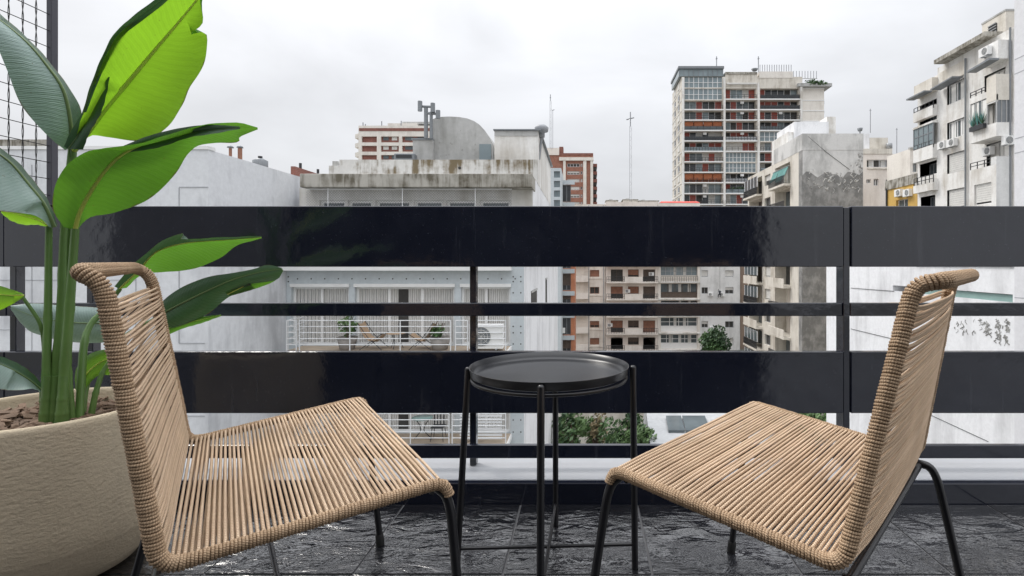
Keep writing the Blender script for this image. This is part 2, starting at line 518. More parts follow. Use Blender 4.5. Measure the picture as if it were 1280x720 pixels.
# railing
RY = 2.03; RS = F / RY
def rz(py): return H - (py - CY) / RS
rail = thing('balcony_railing', 'glossy black painted balcony railing with wide and narrow horizontal boards', 'railing', (0, RY, KZ))
posts_px = [-480, 10, 107, 590, 1057, 1530]
for px in posts_px:
    p = MB(); X = xa(px, RY); w = 0.012
    p.box((X - w, RY + (0.017 if px != 1057 else -0.008), KZ + 0.001), (X + w, RY + 0.052, rz(259.5)), 'gloss_black')
    p.build('post', rail, 0.002)
bays = [(-480, 10), (10, 1057), (1057, 1530)]
for (b0, b1) in bays:
    for (t, b, th) in ((258, 333.5, 0.03), (378.5, 395, 0.022), (439, 515.5, 0.03), (556, 572.5, 0.022)):
        p = MB(); j = 0.002 if b1 != 590 and b0 != 590 else 0.0
        ja = 0.0145 if b0 == 1057 else 0.0005; jb = 0.0145 if b1 == 1057 else 0.0005
        tilt = random.uniform(-0.0015, 0.0015); yo = 0.0
        xL, xR = xa(b0, RY) + ja, xa(b1, RY) - jb
        n = 10
        rows_f = []
        z0, z1 = rz(b), rz(t)
        fy = RY - th + 0.0165
        p.hexa([(xL, fy + tilt, z0), (xR, fy, z0), (xR, RY + 0.0165, z0), (xL, RY + 0.0165, z0),
                (xL, fy + tilt, z1), (xR, fy, z1), (xR, RY + 0.0165, z1), (xL, RY + 0.0165, z1)], 'gloss_black')
        p.build('rail', rail, 0.003)

# wire screen at the left end
sx = -1.985
scr = thing('wire_screen', 'tall wire grid screen with grey post and twisted chains at left end of railing', 'screen', (sx, RY, rz(258)))
p = MB(); p.box((sx - 0.010, RY - 0.012, rz(257)), (sx + 0.010, RY + 0.014, 3.4), 'screen_post'); p.box((sx - 0.035, RY - 0.028, rz(257.5)), (sx + 0.035, RY + 0.016, rz(256)), 'screen_post')
p.build('post', scr, 0.002)
for k in range(1, 9):
    p = MB(); y = RY - 0.012 - k * 0.047; n = 70
    for s_ in (0, math.pi):
        p.tube([(sx + 0.0019 * math.cos(i * 0.9 + s_), y + 0.0019 * math.sin(i * 0.9 + s_), 1.06 + i * (2.3 / (n * 2))) for i in range(n * 2)], 0.0016, 'cable_black', 4)
    p.build('twisted_wire', scr)
for k in range(38):
    p = MB(); z = 1.09 + k * 0.061
    p.tube([(sx, RY - 0.01, z), (sx, RY - 0.42, z)], 0.0016, 'cable_black', 5); p.build('wire', scr)

# apartment front behind the camera (seen only as reflections in the paint)
p = MB(); wy = -0.75
for (a, b, c, d, mt) in ((-4.2, -2.6, 0, 2.75, 'room_wall'), (1.55, 1.62, 0, 2.75, 'room_wall'), (-2.6, 1.55, 2.25, 2.75, 'room_wall')):
    p.box((a, wy - 0.2, c), (b, wy, d), mt)
struct(p, 'apartment_wall')
dr = thing('glass_door', 'dark sliding glass door with black frames in the apartment front', 'door', (-0.5, wy, 0))
for (a, b) in ((-2.6, -1.22), (-1.22, 0.16), (0.16, 1.55)):
    p = MB(); p.box((a + 0.05, wy - 0.12, 0.06), (b - 0.05, wy - 0.11, 2.2), 'room_glass'); p.build('pane', dr)
    p = MB()
    for (c, d, e, f_) in ((a, a + 0.05, 0.0, 2.249), (b - 0.05, b, 0.0, 2.249), (a + 0.05, b - 0.05, 0.0, 0.06), (a + 0.05, b - 0.05, 2.2, 2.249)):
        p.box((c + 0.0005, wy - 0.14, e), (d - 0.0005, wy - 0.09, f_), 'black_tube')
    p.build('frame', dr)

# ------------------------------------------------------------------ rope chairs
def make_chair(P, x, y, yaw, s, label, extra):
    """P: fitted dimensions; s: sign of the camera-side lateral direction"""
    Fw = Vector((math.cos(yaw), math.sin(yaw), 0)); Lt = Vector((-Fw.y, Fw.x, 0)); O = Vector((x, y, 0))
    def q(u, v, z): return O + Fw * u + Lt * v + Vector((0, 0, z))
    t = thing('rope_chair', label, 'chair', O, 'rope lounge chairs on the balcony')
    D, zb, zf, a, zt, h, zh = P['D'], P['zb'], P['zf'], P['a'], P['zt'], P['h'], P['zh']
    W, WB, Wt = P['W'] / 2, P['WB'] / 2, P['Wt'] / 2
    # wrapped frame: one continuous tube, front corner - seat side - back post - handle - mirrored
    side = lambda e: [q(D, e * W, zf), q(0, e * WB, zb), q(-a, e * Wt, zt), q(-a - h, e * Wt * 0.985, zh)]
    nose = lambda e: [q(D + 0.010, e * (W + 0.001), zf - 0.024)]
    full = nose(s) + side(s) + side(-s)[::-1] + nose(-s)
    path = fillet(full, 0.032, 7)
    core = MB(); core.tube(path, 0.0070, 'rope_coil', 8); fr = core.build('frame', t)
    total = sum((p2 - p1).length for p1, p2 in zip(path, path[1:]))
    nr = int(total / 0.0049); sm = resample(path, nr)
    c = MB(); K = 12
    heights = [(p_ - O).z for p_ in sm]; sm_r = []
    for i in range(nr):
        fwd = (sm[i] - O).dot(Fw)
        k_ = min(1.0, max(0.0, (fwd - 0.0) / 0.05))          # thinner wrapping on the seat rails than on the posts
        sm_r.append(0.0104 - 0.0018 * k_)
    for i in range(nr):
        tg = (sm[min(i + 1, nr - 1)] - sm[max(i - 1, 0)]).normalized()
        up = Vector((0, 0, 1)) if abs(tg.z) < 0.9 else Fw
        n1 = tg.cross(up).normalized(); n2 = tg.cross(n1)
        rr = sm_r[i] + random.uniform(-0.0004, 0.0005); tl = random.uniform(-0.10, 0.10); sl = 0.0032
        ring = []
        for j in range(K):
            th = 2 * math.pi * j / K
            ring.append(sm[i] + (n1 * math.cos(th) + n2 * math.sin(th)) * rr + tg * (sl * math.sin(th + 0.6) * 0.6 + tl * 0.006 * math.cos(th)))
        c.tube(ring, 0.0027, 'rope_coil', 5, closed=True)
    c.build('rope_binding', fr)
    # seat ropes, two layers wound round the side rails
    def layer(name, A0, A1, B0, B1, n, off, jit, lo, hi, rr_, diag):
        m_ = MB()
        for i in range(n):
            f_ = lo + (hi - lo) * i / (n - 1)
            for L in (0, 1):
                g_ = f_ + diag * L * (hi - lo) / (n - 1)
                g_ = min(g_, hi + 0.004)
                j1 = random.uniform(-jit, jit); j2 = random.uniform(-jit, jit)
                pa = A0.lerp(A1, f_ + j1); pb = B0.lerp(B1, g_ + j2)
                o = off * (1 if L == 0 else -1)
                dr_ = (pb - pa).normalized()
                pts = []
                sag = random.uniform(0.001, 0.004) * (1 if L == 0 else 1.5)
                for k in range(9):
                    w_ = k / 8
                    e = 0.012 * (1 - (2 * w_ - 1) ** 8)
                    pts.append(pa.lerp(pb, w_) + o * (0.55 + 0.45 * (1 - (2 * w_ - 1) ** 6)) - Vector((0, 0, 1)) * sag * 4 * w_ * (1 - w_) * (1 if name == 'seat' else 0.2)
                               + off.normalized() * (0.0 if name == 'seat' else -0.004 * 4 * w_ * (1 - w_)))
                m_.tube(pts, rr_ * random.uniform(0.94, 1.06), 'rope', 6)
        return m_.build(name, t)
    upn = (q(D, 0, zf) - q(0, 0, zb)).cross(Lt).normalized()
    if upn.z < 0: upn = -upn
    layer('seat', q(0, s * WB, zb), q(D, s * W, zf), q(0, -s * WB, zb), q(D, -s * W, zf), 48, upn * 0.0104, 0.0026, 0.035, 0.985, 0.0028, 1.0)
    bn = (q(-a, 0, zt) - q(0, 0, zb)).cross(Lt).normalized()
    if bn.dot(Fw) < 0: bn = -bn
    layer('backrest', q(0, s * WB, zb), q(-a, s * Wt, zt), q(0, -s * WB, zb), q(-a, -s * Wt, zt), 46, bn * 0.0118, 0.0080, 0.035, 0.925, 0.0025, 3.0)
    # black steel underframe
    u = MB()
    u.tube([q(-0.005, s * (WB - 0.015), zb - 0.022), q(-0.005, -s * (WB - 0.015), zb - 0.022)], 0.0075, 'black_tube', 8)
    u.tube([q(D - 0.012, s * (W - 0.02), zf - 0.022), q(D - 0.012, -s * (W - 0.02), zf - 0.022)], 0.0065, 'black_tube', 8)
    u.build('crossbar', t)
    def leg(top, mid, foot, mat='black_tube', r=0.0088):
        m_ = MB(); m_.tube(fillet([top, mid, foot + Vector((0, 0, 0.004))], 0.05, 8), r, mat, 10)
        lg = m_.build('leg', t)
        ft = MB(); d = (mid - foot).normalized()
        ft.tube([foot + Vector((0, 0, 0.0012)), foot + d * 0.03, foot + d * 0.034], 0.0118, 'rubber', 10, rv=[0.0118, 0.0118, 0.0095]); ft.build('foot_cap', lg)
    for e in (s, -s):
        leg(q(D - 0.01, e * (W - 0.012), zf - 0.010), q(D + 0.012, e * (W + 0.003), zf - 0.03), q(P['fu'], e * P['Wf'] / 2, 0))
        rf = q(P['ru'], e * P['Wr'] / 2, 0)
        leg(q(0.002, e * (WB - 0.004), zb - 0.018), q(-0.035, e * (WB - 0.002), zb - 0.022), rf)
    if extra:
        leg(extra[0], extra[0] + Vector((0.001, 0, -0.02)), extra[1], 'steel_tube', 0.007)
    return t

PL = {'D': 0.414, 'zb': 0.396, 'zf': 0.44, 'a': 0.066, 'zt': 0.812, 'h': 0.028, 'zh': 0.830, 'W': 0.716, 'Wt': 0.593, 'fu': 0.466, 'Wf': 0.70, 'ru': -0.12, 'Wr': 0.60, 'WB': 0.667}
PR = {'D': 0.400, 'zb': 0.402, 'zf': 0.449, 'a': 0.075, 'zt': 0.811, 'h': 0.036, 'zh': 0.817, 'W': 0.635, 'Wt': 0.44, 'fu': 0.473, 'Wf': 0.685, 'ru': -0.113, 'Wr': 0.598, 'WB': 0.606}
ex0 = at(331, 640, 1.36); ex1 = Vector((xa(350, 1.40), 1.40, 0))
make_chair(PL, -0.8021, 1.0701, 0.5829, -1, 'tan rope lounge chair standing beside the large beige plant pot', (ex0, ex1))
make_chair(PR, 0.5687, 1.0158, 2.4412, 1, 'tan rope lounge chair with bare floor behind it, away from the plant', None)

# ------------------------------------------------------------------ side table
TY, TX, TZ = 1.487, -0.094, 0.56
tb = thing('side_table', 'small round black metal tray table between the two rope chairs', 'table', (TX, TY, 0))
r0 = 0.2165
m = MB()
prof = [(0.0, -0.024), (r0 - 0.014, -0.024), (r0 - 0.004, -0.019), (r0 - 0.001, -0.0), (r0, 0.0015), (r0 - 0.0022, 0.0015), (r0 - 0.0045, -0.012), (r0 - 0.012, -0.0185), (r0 - 0.02, -0.0205), (0.0, -0.0205)]
m.lathe([(max(a_, 0.0003), b_) for a_, b_ in prof], (TX, TY, TZ), 'black_tray', 96)
m.build('tray', tb)
m = MB(); ring = [(TX + (r0 - 0.008) * math.cos(a_ * R(5)), TY + (r0 - 0.008) * math.sin(a_ * R(5)), TZ - 0.0305) for a_ in range(72)]
m.tube(ring, 0.005, 'black_tube', 8, closed=True); m.build('support_ring', tb)
tops = []
for (px, Yd, fx, fy) in ((588.0, 1.475, -0.030, 0.0), (676.5, 1.268, 0.0, -0.016), (788.5, 1.497, 0.004, 0.0), (694.0, 1.712, 0.0, 0.018)):
    X = xa(px, Yd); sgn = (Vector((X, Yd, 0)) - Vector((TX, TY, 0))).normalized() * 0.0075
    tp = Vector((X, Yd, TZ - 0.002)) + sgn * 0.8; ft = Vector((X + fx, Yd + fy, 0.001)) + sgn
    m = MB(); m.tube([ft, ft.lerp(tp, 0.5), tp - Vector((0, 0, 0.006)), tp - Vector((0, 0, 0.002)), tp], 0.009, 'black_tube', 12, rv=[0.009, 0.009, 0.009, 0.0075, 0.004])
    m.build('leg', tb); tops.append((tp, ft))
for (i, k) in ((0, 2), (1, 3)):
    m = MB(); zz = 0.065 + (0.0 if i == 0 else 0.006)
    def pt(n_):
        tp, ft = tops[n_]; return ft.lerp(tp, zz / TZ)
    m.tube([pt(i), pt(k)], 0.0048, 'black_tube', 8); m.build('stretcher', tb)

# ------------------------------------------------------------------ plant pot and plant
PX, PY_ = -1.49, 1.50
pot = thing('plant_pot', 'large round beige stone pot holding the broad-leaved plant', 'pot', (PX, PY_, 0))
m = MB()
m.lathe([(0.0005, 0.002), (0.178, 0.002), (0.208, 0.012), (0.234, 0.045), (0.249, 0.09), (0.2555, 0.112), (0.2575, 0.118), (0.259, 0.18), (0.2585, 0.26), (0.256, 0.35), (0.2515, 0.425), (0.250, 0.437), (0.246, 0.4425), (0.238, 0.444), (0.231, 0.441), (0.228, 0.43), (0.226, 0.36), (0.0005, 0.35)], (PX, PY_, 0), 'pot_stone', 96)
m.build('pot_body', pot)
m = MB(); rows = []
for i in range(9):
    r_ = 0.2255 * i / 8 + 0.0005
    rows.append([(PX + r_ * math.cos(2 * math.pi * j / 40), PY_ + r_ * math.sin(2 * math.pi * j / 40), 0.388 + random.uniform(-0.006, 0.008)) for j in range(40)])
m.grid(rows, 'soil', close=True)
for k in range(420):
    r_ = 0.21 * math.sqrt(random.random()); a_ = random.uniform(0, 6.28)
    c = Vector((PX + r_ * math.cos(a_), PY_ + r_ * math.sin(a_), 0.394 + random.uniform(0, 0.022)))
    rot = Matrix.Rotation(random.uniform(0, 6.28), 3, 'Z') @ Matrix.Rotation(random.uniform(-0.6, 0.6), 3, 'X') @ Matrix.Rotation(random.uniform(-0.5, 0.5), 3, 'Y')
    l, w, h_ = random.uniform(0.010, 0.026), random.uniform(0.005, 0.012), random.uniform(0.0015, 0.004)
    m.hexa([c + rot @ Vector(v) for v in ((-l, -w * .6, -h_), (l, -w, -h_), (l * .8, w, -h_), (-l, w * .7, -h_), (-l, -w * .5, h_), (l * .8, -w, h_), (l * .8, w * .8, h_), (-l * .9, w * .7, h_))], 'bark_chip')
so = m.build('bark_mulch', pot); so['kind'] = 'stuff'

pl = thing('broad_leaved_plant', 'tall green plant with big paddle leaves growing in the beige pot', 'plant', (PX, PY_, 0.41))

def leaf(mid, left, right, Ym, dl, dr, mats, rib='midrib_lime', camber=0.02, rib_r=0.0035, n=34, ribfrac=1.0):
    """a blade spanned between three rails; (px, py) of each rail, distance from the eye Ym (start, end), offsets of both margins"""
    def rails(pts, off):
        k = len(pts); o_ = []
        for i, p_ in enumerate(pts):
            t_ = i / (k - 1); Yd = Ym[0] + (Ym[1] - Ym[0]) * t_ + off * math.sin(math.pi * min(1, t_ * 0.9 + 0.08))
            o_.append(at(p_[0], p_[1], Yd))
        return resample(catmull(o_, 90), n)
    M_, Lf, Rt = rails(mid, 0), rails(left, dl), rails(right, dr)
    m_ = MB()
    us = [i / (n - 1) for i in range(n)]
    for edge, mt, v0, v1 in ((Lf, mats[0], 0.5, 0.0), (Rt, mats[1], 0.5, 1.0)):
        rows_ = []
        K = 7
        for i in range(n):
            ac = edge[i] - M_[i]
            tg = M_[min(i + 1, n - 1)] - M_[max(i - 1, 0)]
            nr_ = ac.cross(tg)
            nr_ = nr_.normalized() if nr_.length > 1e-9 else Vector((0, -1, 0))
            if nr_.y > 0: nr_ = -nr_
            row = []
            for k in range(K):
                w_ = k / (K - 1)
                rip = 0.0007 * math.sin(i * 1.3 + (0 if v1 else 2)) * w_ * w_
                row.append(M_[i] + ac * w_ + nr_ * (camber * ac.length / 0.12 * math.sin(math.pi * w_) * 0.9 + rip))
            rows_.append(row)
        m_.grid(rows_, mt, (us, [v0 + (v1 - v0) * k / (K - 1) for k in range(K)]))
    # weld the two halves visually: shared midrib coordinates
    lf = m_.build('leaf', pl)
    rb = MB(); e = max(4, int(n * ribfrac))
    rb.tube([p_ + Vector((0, -0.001, 0)) for p_ in M_[:e]], rib_r, rib, 7, rv=[rib_r * (1 - 0.85 * i / (n - 1)) for i in range(e)])
    rb.build('midrib', lf)
    return lf

# upper backlit leaf
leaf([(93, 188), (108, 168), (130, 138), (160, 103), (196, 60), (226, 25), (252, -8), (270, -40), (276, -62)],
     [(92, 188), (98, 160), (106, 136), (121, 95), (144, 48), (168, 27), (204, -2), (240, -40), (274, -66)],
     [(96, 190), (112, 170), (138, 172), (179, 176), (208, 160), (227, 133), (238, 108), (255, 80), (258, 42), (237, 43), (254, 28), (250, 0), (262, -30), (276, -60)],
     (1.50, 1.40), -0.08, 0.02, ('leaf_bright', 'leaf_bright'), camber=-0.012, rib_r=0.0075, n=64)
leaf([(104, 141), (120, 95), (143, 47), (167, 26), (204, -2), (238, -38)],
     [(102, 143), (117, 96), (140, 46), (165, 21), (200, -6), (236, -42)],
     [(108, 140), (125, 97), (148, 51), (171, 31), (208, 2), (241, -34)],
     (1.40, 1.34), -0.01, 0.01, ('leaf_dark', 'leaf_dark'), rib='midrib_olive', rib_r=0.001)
# curled base of the same clump, dark face
leaf([(86, 186), (98, 170), (112, 146), (124, 120), (134, 96)],
     [(80, 183), (88, 165), (102, 142), (118, 116), (134, 95)],
     [(104, 187), (112, 166), (126, 142), (134, 114), (137, 96)],
     (1.47, 1.42), -0.01, -0.02, ('leaf_dark', 'leaf_dark'), rib='midrib_olive', rib_r=0.002)
# upper left leaf, pale back
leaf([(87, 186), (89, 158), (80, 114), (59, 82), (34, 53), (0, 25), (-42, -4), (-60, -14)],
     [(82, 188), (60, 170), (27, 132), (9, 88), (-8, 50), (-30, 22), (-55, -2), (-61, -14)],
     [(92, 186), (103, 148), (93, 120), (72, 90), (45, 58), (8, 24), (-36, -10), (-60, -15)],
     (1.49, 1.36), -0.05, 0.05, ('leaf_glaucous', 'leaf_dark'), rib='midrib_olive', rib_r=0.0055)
# middle leaf
leaf([(94, 288), (100, 266), (113, 241), (130, 216), (147, 198), (167, 186), (202, 175), (243, 166), (288, 161), (322, 160)],
     [(80, 284), (66, 262), (69, 232), (84, 206), (108, 190), (138, 184), (175, 179), (245, 158), (292, 153), (322, 159)],
     [(98, 286), (112, 272), (146, 265), (186, 249), (218, 219), (236, 191), (256, 180), (296, 178), (300, 171), (322, 162)],
     (1.48, 1.36), -0.06, 0.05, ('leaf_under', 'leaf_under'), camber=-0.012, rib_r=0.0055, n=44, ribfrac=0.62)
leaf([(160, 187), (195, 176), (230, 168), (265, 163), (300, 160)],
     [(150, 184), (185, 170), (225, 160), (262, 156), (300, 158)],
     [(164, 190), (200, 184), (236, 172), (268, 167), (300, 161)],
     (1.42, 1.34), -0.01, -0.015, ('leaf_dark', 'leaf_dark'), rib='midrib_olive', rib_r=0.002)
# left leaf drooping out of frame
leaf([(68, 284), (55, 255), (35, 229), (17, 207), (0, 193), (-34, 172), (-60, 160)],
     [(62, 284), (46, 270), (20, 266), (-6, 262), (-40, 244), (-60, 210), (-64, 166)],
     [(72, 282), (60, 250), (40, 223), (22, 202), (3, 187), (-30, 166), (-60, 157)],
     (1.50, 1.38), -0.06, 0.04, ('leaf_glaucous', 'leaf_dark'), rib='midrib_olive', rib_r=0.0055)
leaf([(64, 284), (50, 276), (34, 271), (18, 267), (2, 264)],
     [(62, 280), (48, 270), (32, 266), (16, 264), (1, 263)],
     [(60, 284), (46, 281), (30, 281), (14, 276), (1, 266)],
     (1.52, 1.48), 0.0, 0.02, ('leaf_bright', 'leaf_bright'), rib='midrib_lime', rib_r=0.002)
# right upper leaf over the rail
leaf([(149, 362), (174, 338), (196, 315), (232, 304), (283, 300), (327, 297)],
     [(143, 358), (165, 332), (186, 314), (204, 300), (231, 291), (226, 299), (268, 297), (327, 295)],
     [(158, 360), (178, 343), (208, 340), (242, 336), (276, 322), (296, 307), (327, 298)],
     (1.62, 1.50), -0.03, 0.05, ('leaf_dark', 'leaf_under'), camber=-0.01, rib_r=0.003)
# right lower leaf, dark face
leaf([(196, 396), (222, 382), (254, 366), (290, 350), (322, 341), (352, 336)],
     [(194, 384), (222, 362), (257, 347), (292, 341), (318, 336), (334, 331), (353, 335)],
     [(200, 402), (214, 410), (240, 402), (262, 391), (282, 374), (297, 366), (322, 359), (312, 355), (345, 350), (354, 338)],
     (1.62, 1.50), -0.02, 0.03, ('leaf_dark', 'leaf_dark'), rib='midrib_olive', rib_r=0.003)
leaf([(204, 412), (225, 406), (250, 400), (276, 394)],
     [(202, 404), (225, 400), (250, 396), (277, 393)],
     [(205, 421), (228, 411), (252, 404), (277, 395)],
     (1.64, 1.60), 0.0, 0.01, ('leaf_under', 'leaf_under'), rib_r=0.0015)
leaf([(285, 368), (305, 358), (330, 346), (353, 338)],
     [(282, 366), (303, 350), (328, 338), (354, 336)],
     [(288, 370), (316, 362), (342, 352), (354, 339)],
     (1.57, 1.53), 0.0, 0.0, ('leaf_under', 'leaf_under'), rib_r=0.0015)
# glaucous leaf behind the stems
leaf([(150, 402), (115, 404), (80, 402), (45, 396), (14, 384)],
     [(150, 388), (118, 384), (82, 382), (44, 379), (13, 382)],
     [(150, 426), (112, 429), (74, 425), (36, 413), (14, 388)],
     (1.70, 1.66), 0.02, 0.04, ('leaf_glaucous', 'leaf_glaucous'), rib='midrib_olive', rib_r=0.0025)
# low left leaf
leaf([(53, 488), (36, 474), (16, 462), (-8, 452), (-36, 446)],
     [(55, 484), (40, 466), (20, 453), (-6, 444), (-36, 444)],
     [(52, 490), (40, 486), (18, 488), (-10, 482), (-36, 450)],
     (1.50, 1.38), 0.02, -0.03, ('leaf_dark', 'leaf_glaucous'), rib='midrib_olive', rib_r=0.003)
# small low green leaf behind the chair post
leaf([(97, 489), (106, 470), (122, 455), (142, 446), (160, 443)],
     [(94, 486), (95, 462), (111, 443), (138, 436), (160, 440)],
     [(103, 490), (122, 470), (142, 468), (156, 456), (161, 445)],
     (1.55, 1.60), 0.0, 0.02, ('leaf_mid', 'leaf_mid'), rib_r=0.003)
leaf([(30, 369), (14, 369), (-6, 368), (-30, 370)],
     [(29, 367), (15, 362), (-6, 357), (-30, 366)],
     [(30, 371), (14, 381), (-6, 388), (-30, 374)],
     (1.46, 1.36), 0.0, 0.0, ('leaf_mid', 'leaf_bright'), rib_r=0.002)

def stem(pts, r, mat='stem_green', name='stem'):
    m_ = MB(); P_ = catmull([at(*p_) for p_ in pts], 26)
    m_.tube(P_, r[0], mat, 9, rv=[r[0] + (r[1] - r[0]) * i / 25 + (0.0012 if i in (8, 15) else 0) for i in range(26)])
    return m_.build(name, pl)
stem([(58, 535, 1.47), (58, 468, 1.475), (60, 380, 1.49), (61, 283, 1.50)], (0.0115, 0.0075))
stem([(64, 535, 1.49), (70, 462, 1.49), (76, 380, 1.50), (80, 283, 1.50), (89, 186, 1.50)], (0.0115, 0.007))
stem([(76, 535, 1.47), (82, 450, 1.475), (88, 370, 1.48), (94, 286, 1.48)], (0.0135, 0.009))
stem([(90, 532, 1.50), (86, 480, 1.50), (83, 420, 1.51), (88, 300, 1.52), (92, 188, 1.50)], (0.0095, 0.007))
stem([(99, 532, 1.51), (104, 440, 1.55), (112, 408, 1.58), (130, 387, 1.61), (150, 361, 1.62)], (0.0105, 0.006))
stem([(101, 532, 1.54), (112, 470, 1.58), (150, 425, 1.62), (198, 396, 1.62)], (0.009, 0.005))
stem([(112, 530, 1.53), (120, 490, 1.54), (130, 462, 1.56), (142, 446, 1.575)], (0.0085, 0.004))
stem([(56, 532, 1.49), (53, 505, 1.49), (52, 487, 1.50)], (0.008, 0.005))
stem([(62, 500, 1.48), (56, 440, 1.50), (50, 405, 1.48), (28, 371, 1.46)], (0.006, 0.004))
for (px, Yd) in ((57, 1.465), (67, 1.475), (77, 1.465), (72, 1.50)):
    stem([(px, 536, Yd), (px + 1, 505, Yd), (px + 3, 470, Yd + 0.005)], (0.017, 0.009), 'sheath', 'leaf_sheath')

# ------------------------------------------------------------------ facade tools
GZ = -15.0
def frame(O, e, n):
    O, e, n = Vector((O[0], O[1], 0)), Vector((e[0], e[1], 0)), Vector((n[0], n[1], 0))
    return lambda a, d, z: O + e * a + n * d + Vector((0, 0, z))

def fbox(m, fr, a0, a1, d0, d1, z0, z1, mat):
    if a0 > a1: a0, a1 = a1, a0
    if d0 > d1: d0, d1 = d1, d0
    if z0 > z1: z0, z1 = z1, z0
    m.hexa([fr(a0, d1, z0), fr(a1, d1, z0), fr(a1, d0, z0), fr(a0, d0, z0), fr(a0, d1, z1), fr(a1, d1, z1), fr(a1, d0, z1), fr(a0, d0, z1)], mat)

def shell(m, fr, a0, a1, z0, z1, depth, mat, holes=(), dep=0.3, side=None, top=True):
    """front wall with real openings (holes = a0, a1, z0, z1), side, back and roof faces"""
    side = side or mat
    As = sorted({a0, a1, *[min(max(v, a0), a1) for h in holes for v in h[:2]]})
    Zs = sorted({z0, z1, *[min(max(v, z0), z1) for h in holes for v in h[2:4]]})
    for i in range(len(As) - 1):
        for j in range(len(Zs) - 1):
            ca, cz = (As[i] + As[i + 1]) / 2, (Zs[j] + Zs[j + 1]) / 2
            if any(h[0] < ca < h[1] and h[2] < cz < h[3] for h in holes): continue
            m.face([fr(As[i], 0, Zs[j]), fr(As[i + 1], 0, Zs[j]), fr(As[i + 1], 0, Zs[j + 1]), fr(As[i], 0, Zs[j + 1])], mat)
    for h in holes:
        b0, b1, y0, y1 = h[:4]; dd = h[4] if len(h) > 4 else dep
        for A, B in (((b0, y0), (b1, y0)), ((b1, y0), (b1, y1)), ((b1, y1), (b0, y1)), ((b0, y1), (b0, y0))):
            m.face([fr(A[0], 0, A[1]), fr(B[0], 0, B[1]), fr(B[0], -dd, B[1]), fr(A[0], -dd, A[1])], mat)
    for a in (a0, a1):
        m.face([fr(a, 0, z0), fr(a, -depth, z0), fr(a, -depth, z1), fr(a, 0, z1)], side)
    m.face([fr(a0, -depth, z0), fr(a1, -depth, z0), fr(a1, -depth, z1), fr(a0, -depth, z1)], side)
    if top: m.face([fr(a0, 0, z1), fr(a1, 0, z1), fr(a1, -depth, z1), fr(a0, -depth, z1)], 'roofing')

def win(parent, fr, a0, a1, z0, z1, dep=0.3, glass='dark_glass', frm='white_paint', nv=1, nh=0, fw=0.05, blind=0, bm='blind', name='window', curt=None, bars=None):
    m = MB()
    d = -dep + 0.03
    m.face([fr(a0, -dep + 0.004, z0), fr(a1, -dep + 0.004, z0), fr(a1, -dep + 0.004, z1), fr(a0, -dep + 0.004, z1)], glass)
    e = 0.002
    fbox(m, fr, a0 + e, a0 + fw, d - 0.02, d + 0.03, z0 + e, z1 - e, frm); fbox(m, fr, a1 - fw, a1 - e, d - 0.02, d + 0.03, z0 + e, z1 - e, frm)
    fbox(m, fr, a0 + fw, a1 - fw, d - 0.02, d + 0.03, z0 + e, z0 + fw, frm); fbox(m, fr, a0 + fw, a1 - fw, d - 0.02, d + 0.03, z1 - fw, z1 - e, frm)
    for k in range(nv):
        c = a0 + (a1 - a0) * (k + 1) / (nv + 1); fbox(m, fr, c - fw / 2, c + fw / 2, d - 0.018, d + 0.034, z0 + fw, z1 - fw, frm)
    for k in range(nh):
        c = z0 + (z1 - z0) * (k + 1) / (nh + 1); fbox(m, fr, a0 + fw, a1 - fw, d - 0.016, d + 0.026, c - fw / 2, c + fw / 2, frm)
    if curt:
        for (c0, c1) in curt:
            m.face([fr(a0 + (a1 - a0) * c0, -dep + 0.008, z0), fr(a0 + (a1 - a0) * c1, -dep + 0.008, z0), fr(a0 + (a1 - a0) * c1, -dep + 0.008, z1), fr(a0 + (a1 - a0) * c0, -dep + 0.008, z1)], 'curtain')
    if blind > 0:
        n = max(2, int((z1 - z0) * blind / 0.16)); zt = z1 - fw
        for k in range(n):
            h_ = (z1 - z0 - fw) * blind / n
            fbox(m, fr, a0 + fw * .5, a1 - fw * .5, d + 0.036, d + 0.056, zt - h_ * (k + 1) + 0.012, zt - h_ * k, bm)
    return m.build(name, parent)

def ac_unit(fr, a, z, d, label, w=0.8, h=0.56, t=0.28, group='air conditioning units on the buildings'):
    o = thing('air_conditioner', label, 'air conditioner', fr(a, d, z), group)
    m = MB(); fbox(m, fr, a - w / 2, a + w / 2, d, d + t, z, z + h, 'white_paint'); 
    for s_ in (-1, 1): fbox(m, fr, a + s_ * w * .3 - .03, a + s_ * w * .3 + .03, d - 0.05, d + t, z - .05, z - .001, 'grey_metal')
    m.build('casing', o)
    f_ = MB(); cx_, cz_, rr = a - w * .14, z + h / 2, h * .41
    P = [fr(cx_ + rr * math.cos(k * math.pi / 12), d + t + 0.004, cz_ + rr * math.sin(k * math.pi / 12)) for k in range(24)]
    f_.face(P, 'antenna_grey')
    for q_ in (0.35, 0.68, 1.0):
        f_.tube([fr(cx_ + rr * q_ * math.cos(k * math.pi / 10), d + t + 0.012, cz_ + rr * q_ * math.sin(k * math.pi / 10)) for k in range(20)], 0.008, 'blind', 4, closed=True)
    for k in range(8):
        f_.tube([fr(cx_, d + t + 0.012, cz_), fr(cx_ + rr * math.cos(k * math.pi / 4), d + t + 0.012, cz_ + rr * math.sin(k * math.pi / 4))], 0.006, 'blind', 4)
    f_.build('fan_grille', o)
    return o

def rails_mesh(m, fr, a0, a1, d, z0, z1, nh, mat, r=0.018, step=1.2):
    for k in range(nh):
        z = z0 + (z1 - z0) * (k + 1) / nh; m.tube([fr(a0, d, z), fr(a1, d, z)], r, mat, 6)
    n = max(1, int(round(abs(a1 - a0) / step)))
    for k in range(n + 1):
        a = a0 + (a1 - a0) * k / n; m.tube([fr(a, d, z0), fr(a, d, z1)], r * 1.15, mat, 6)

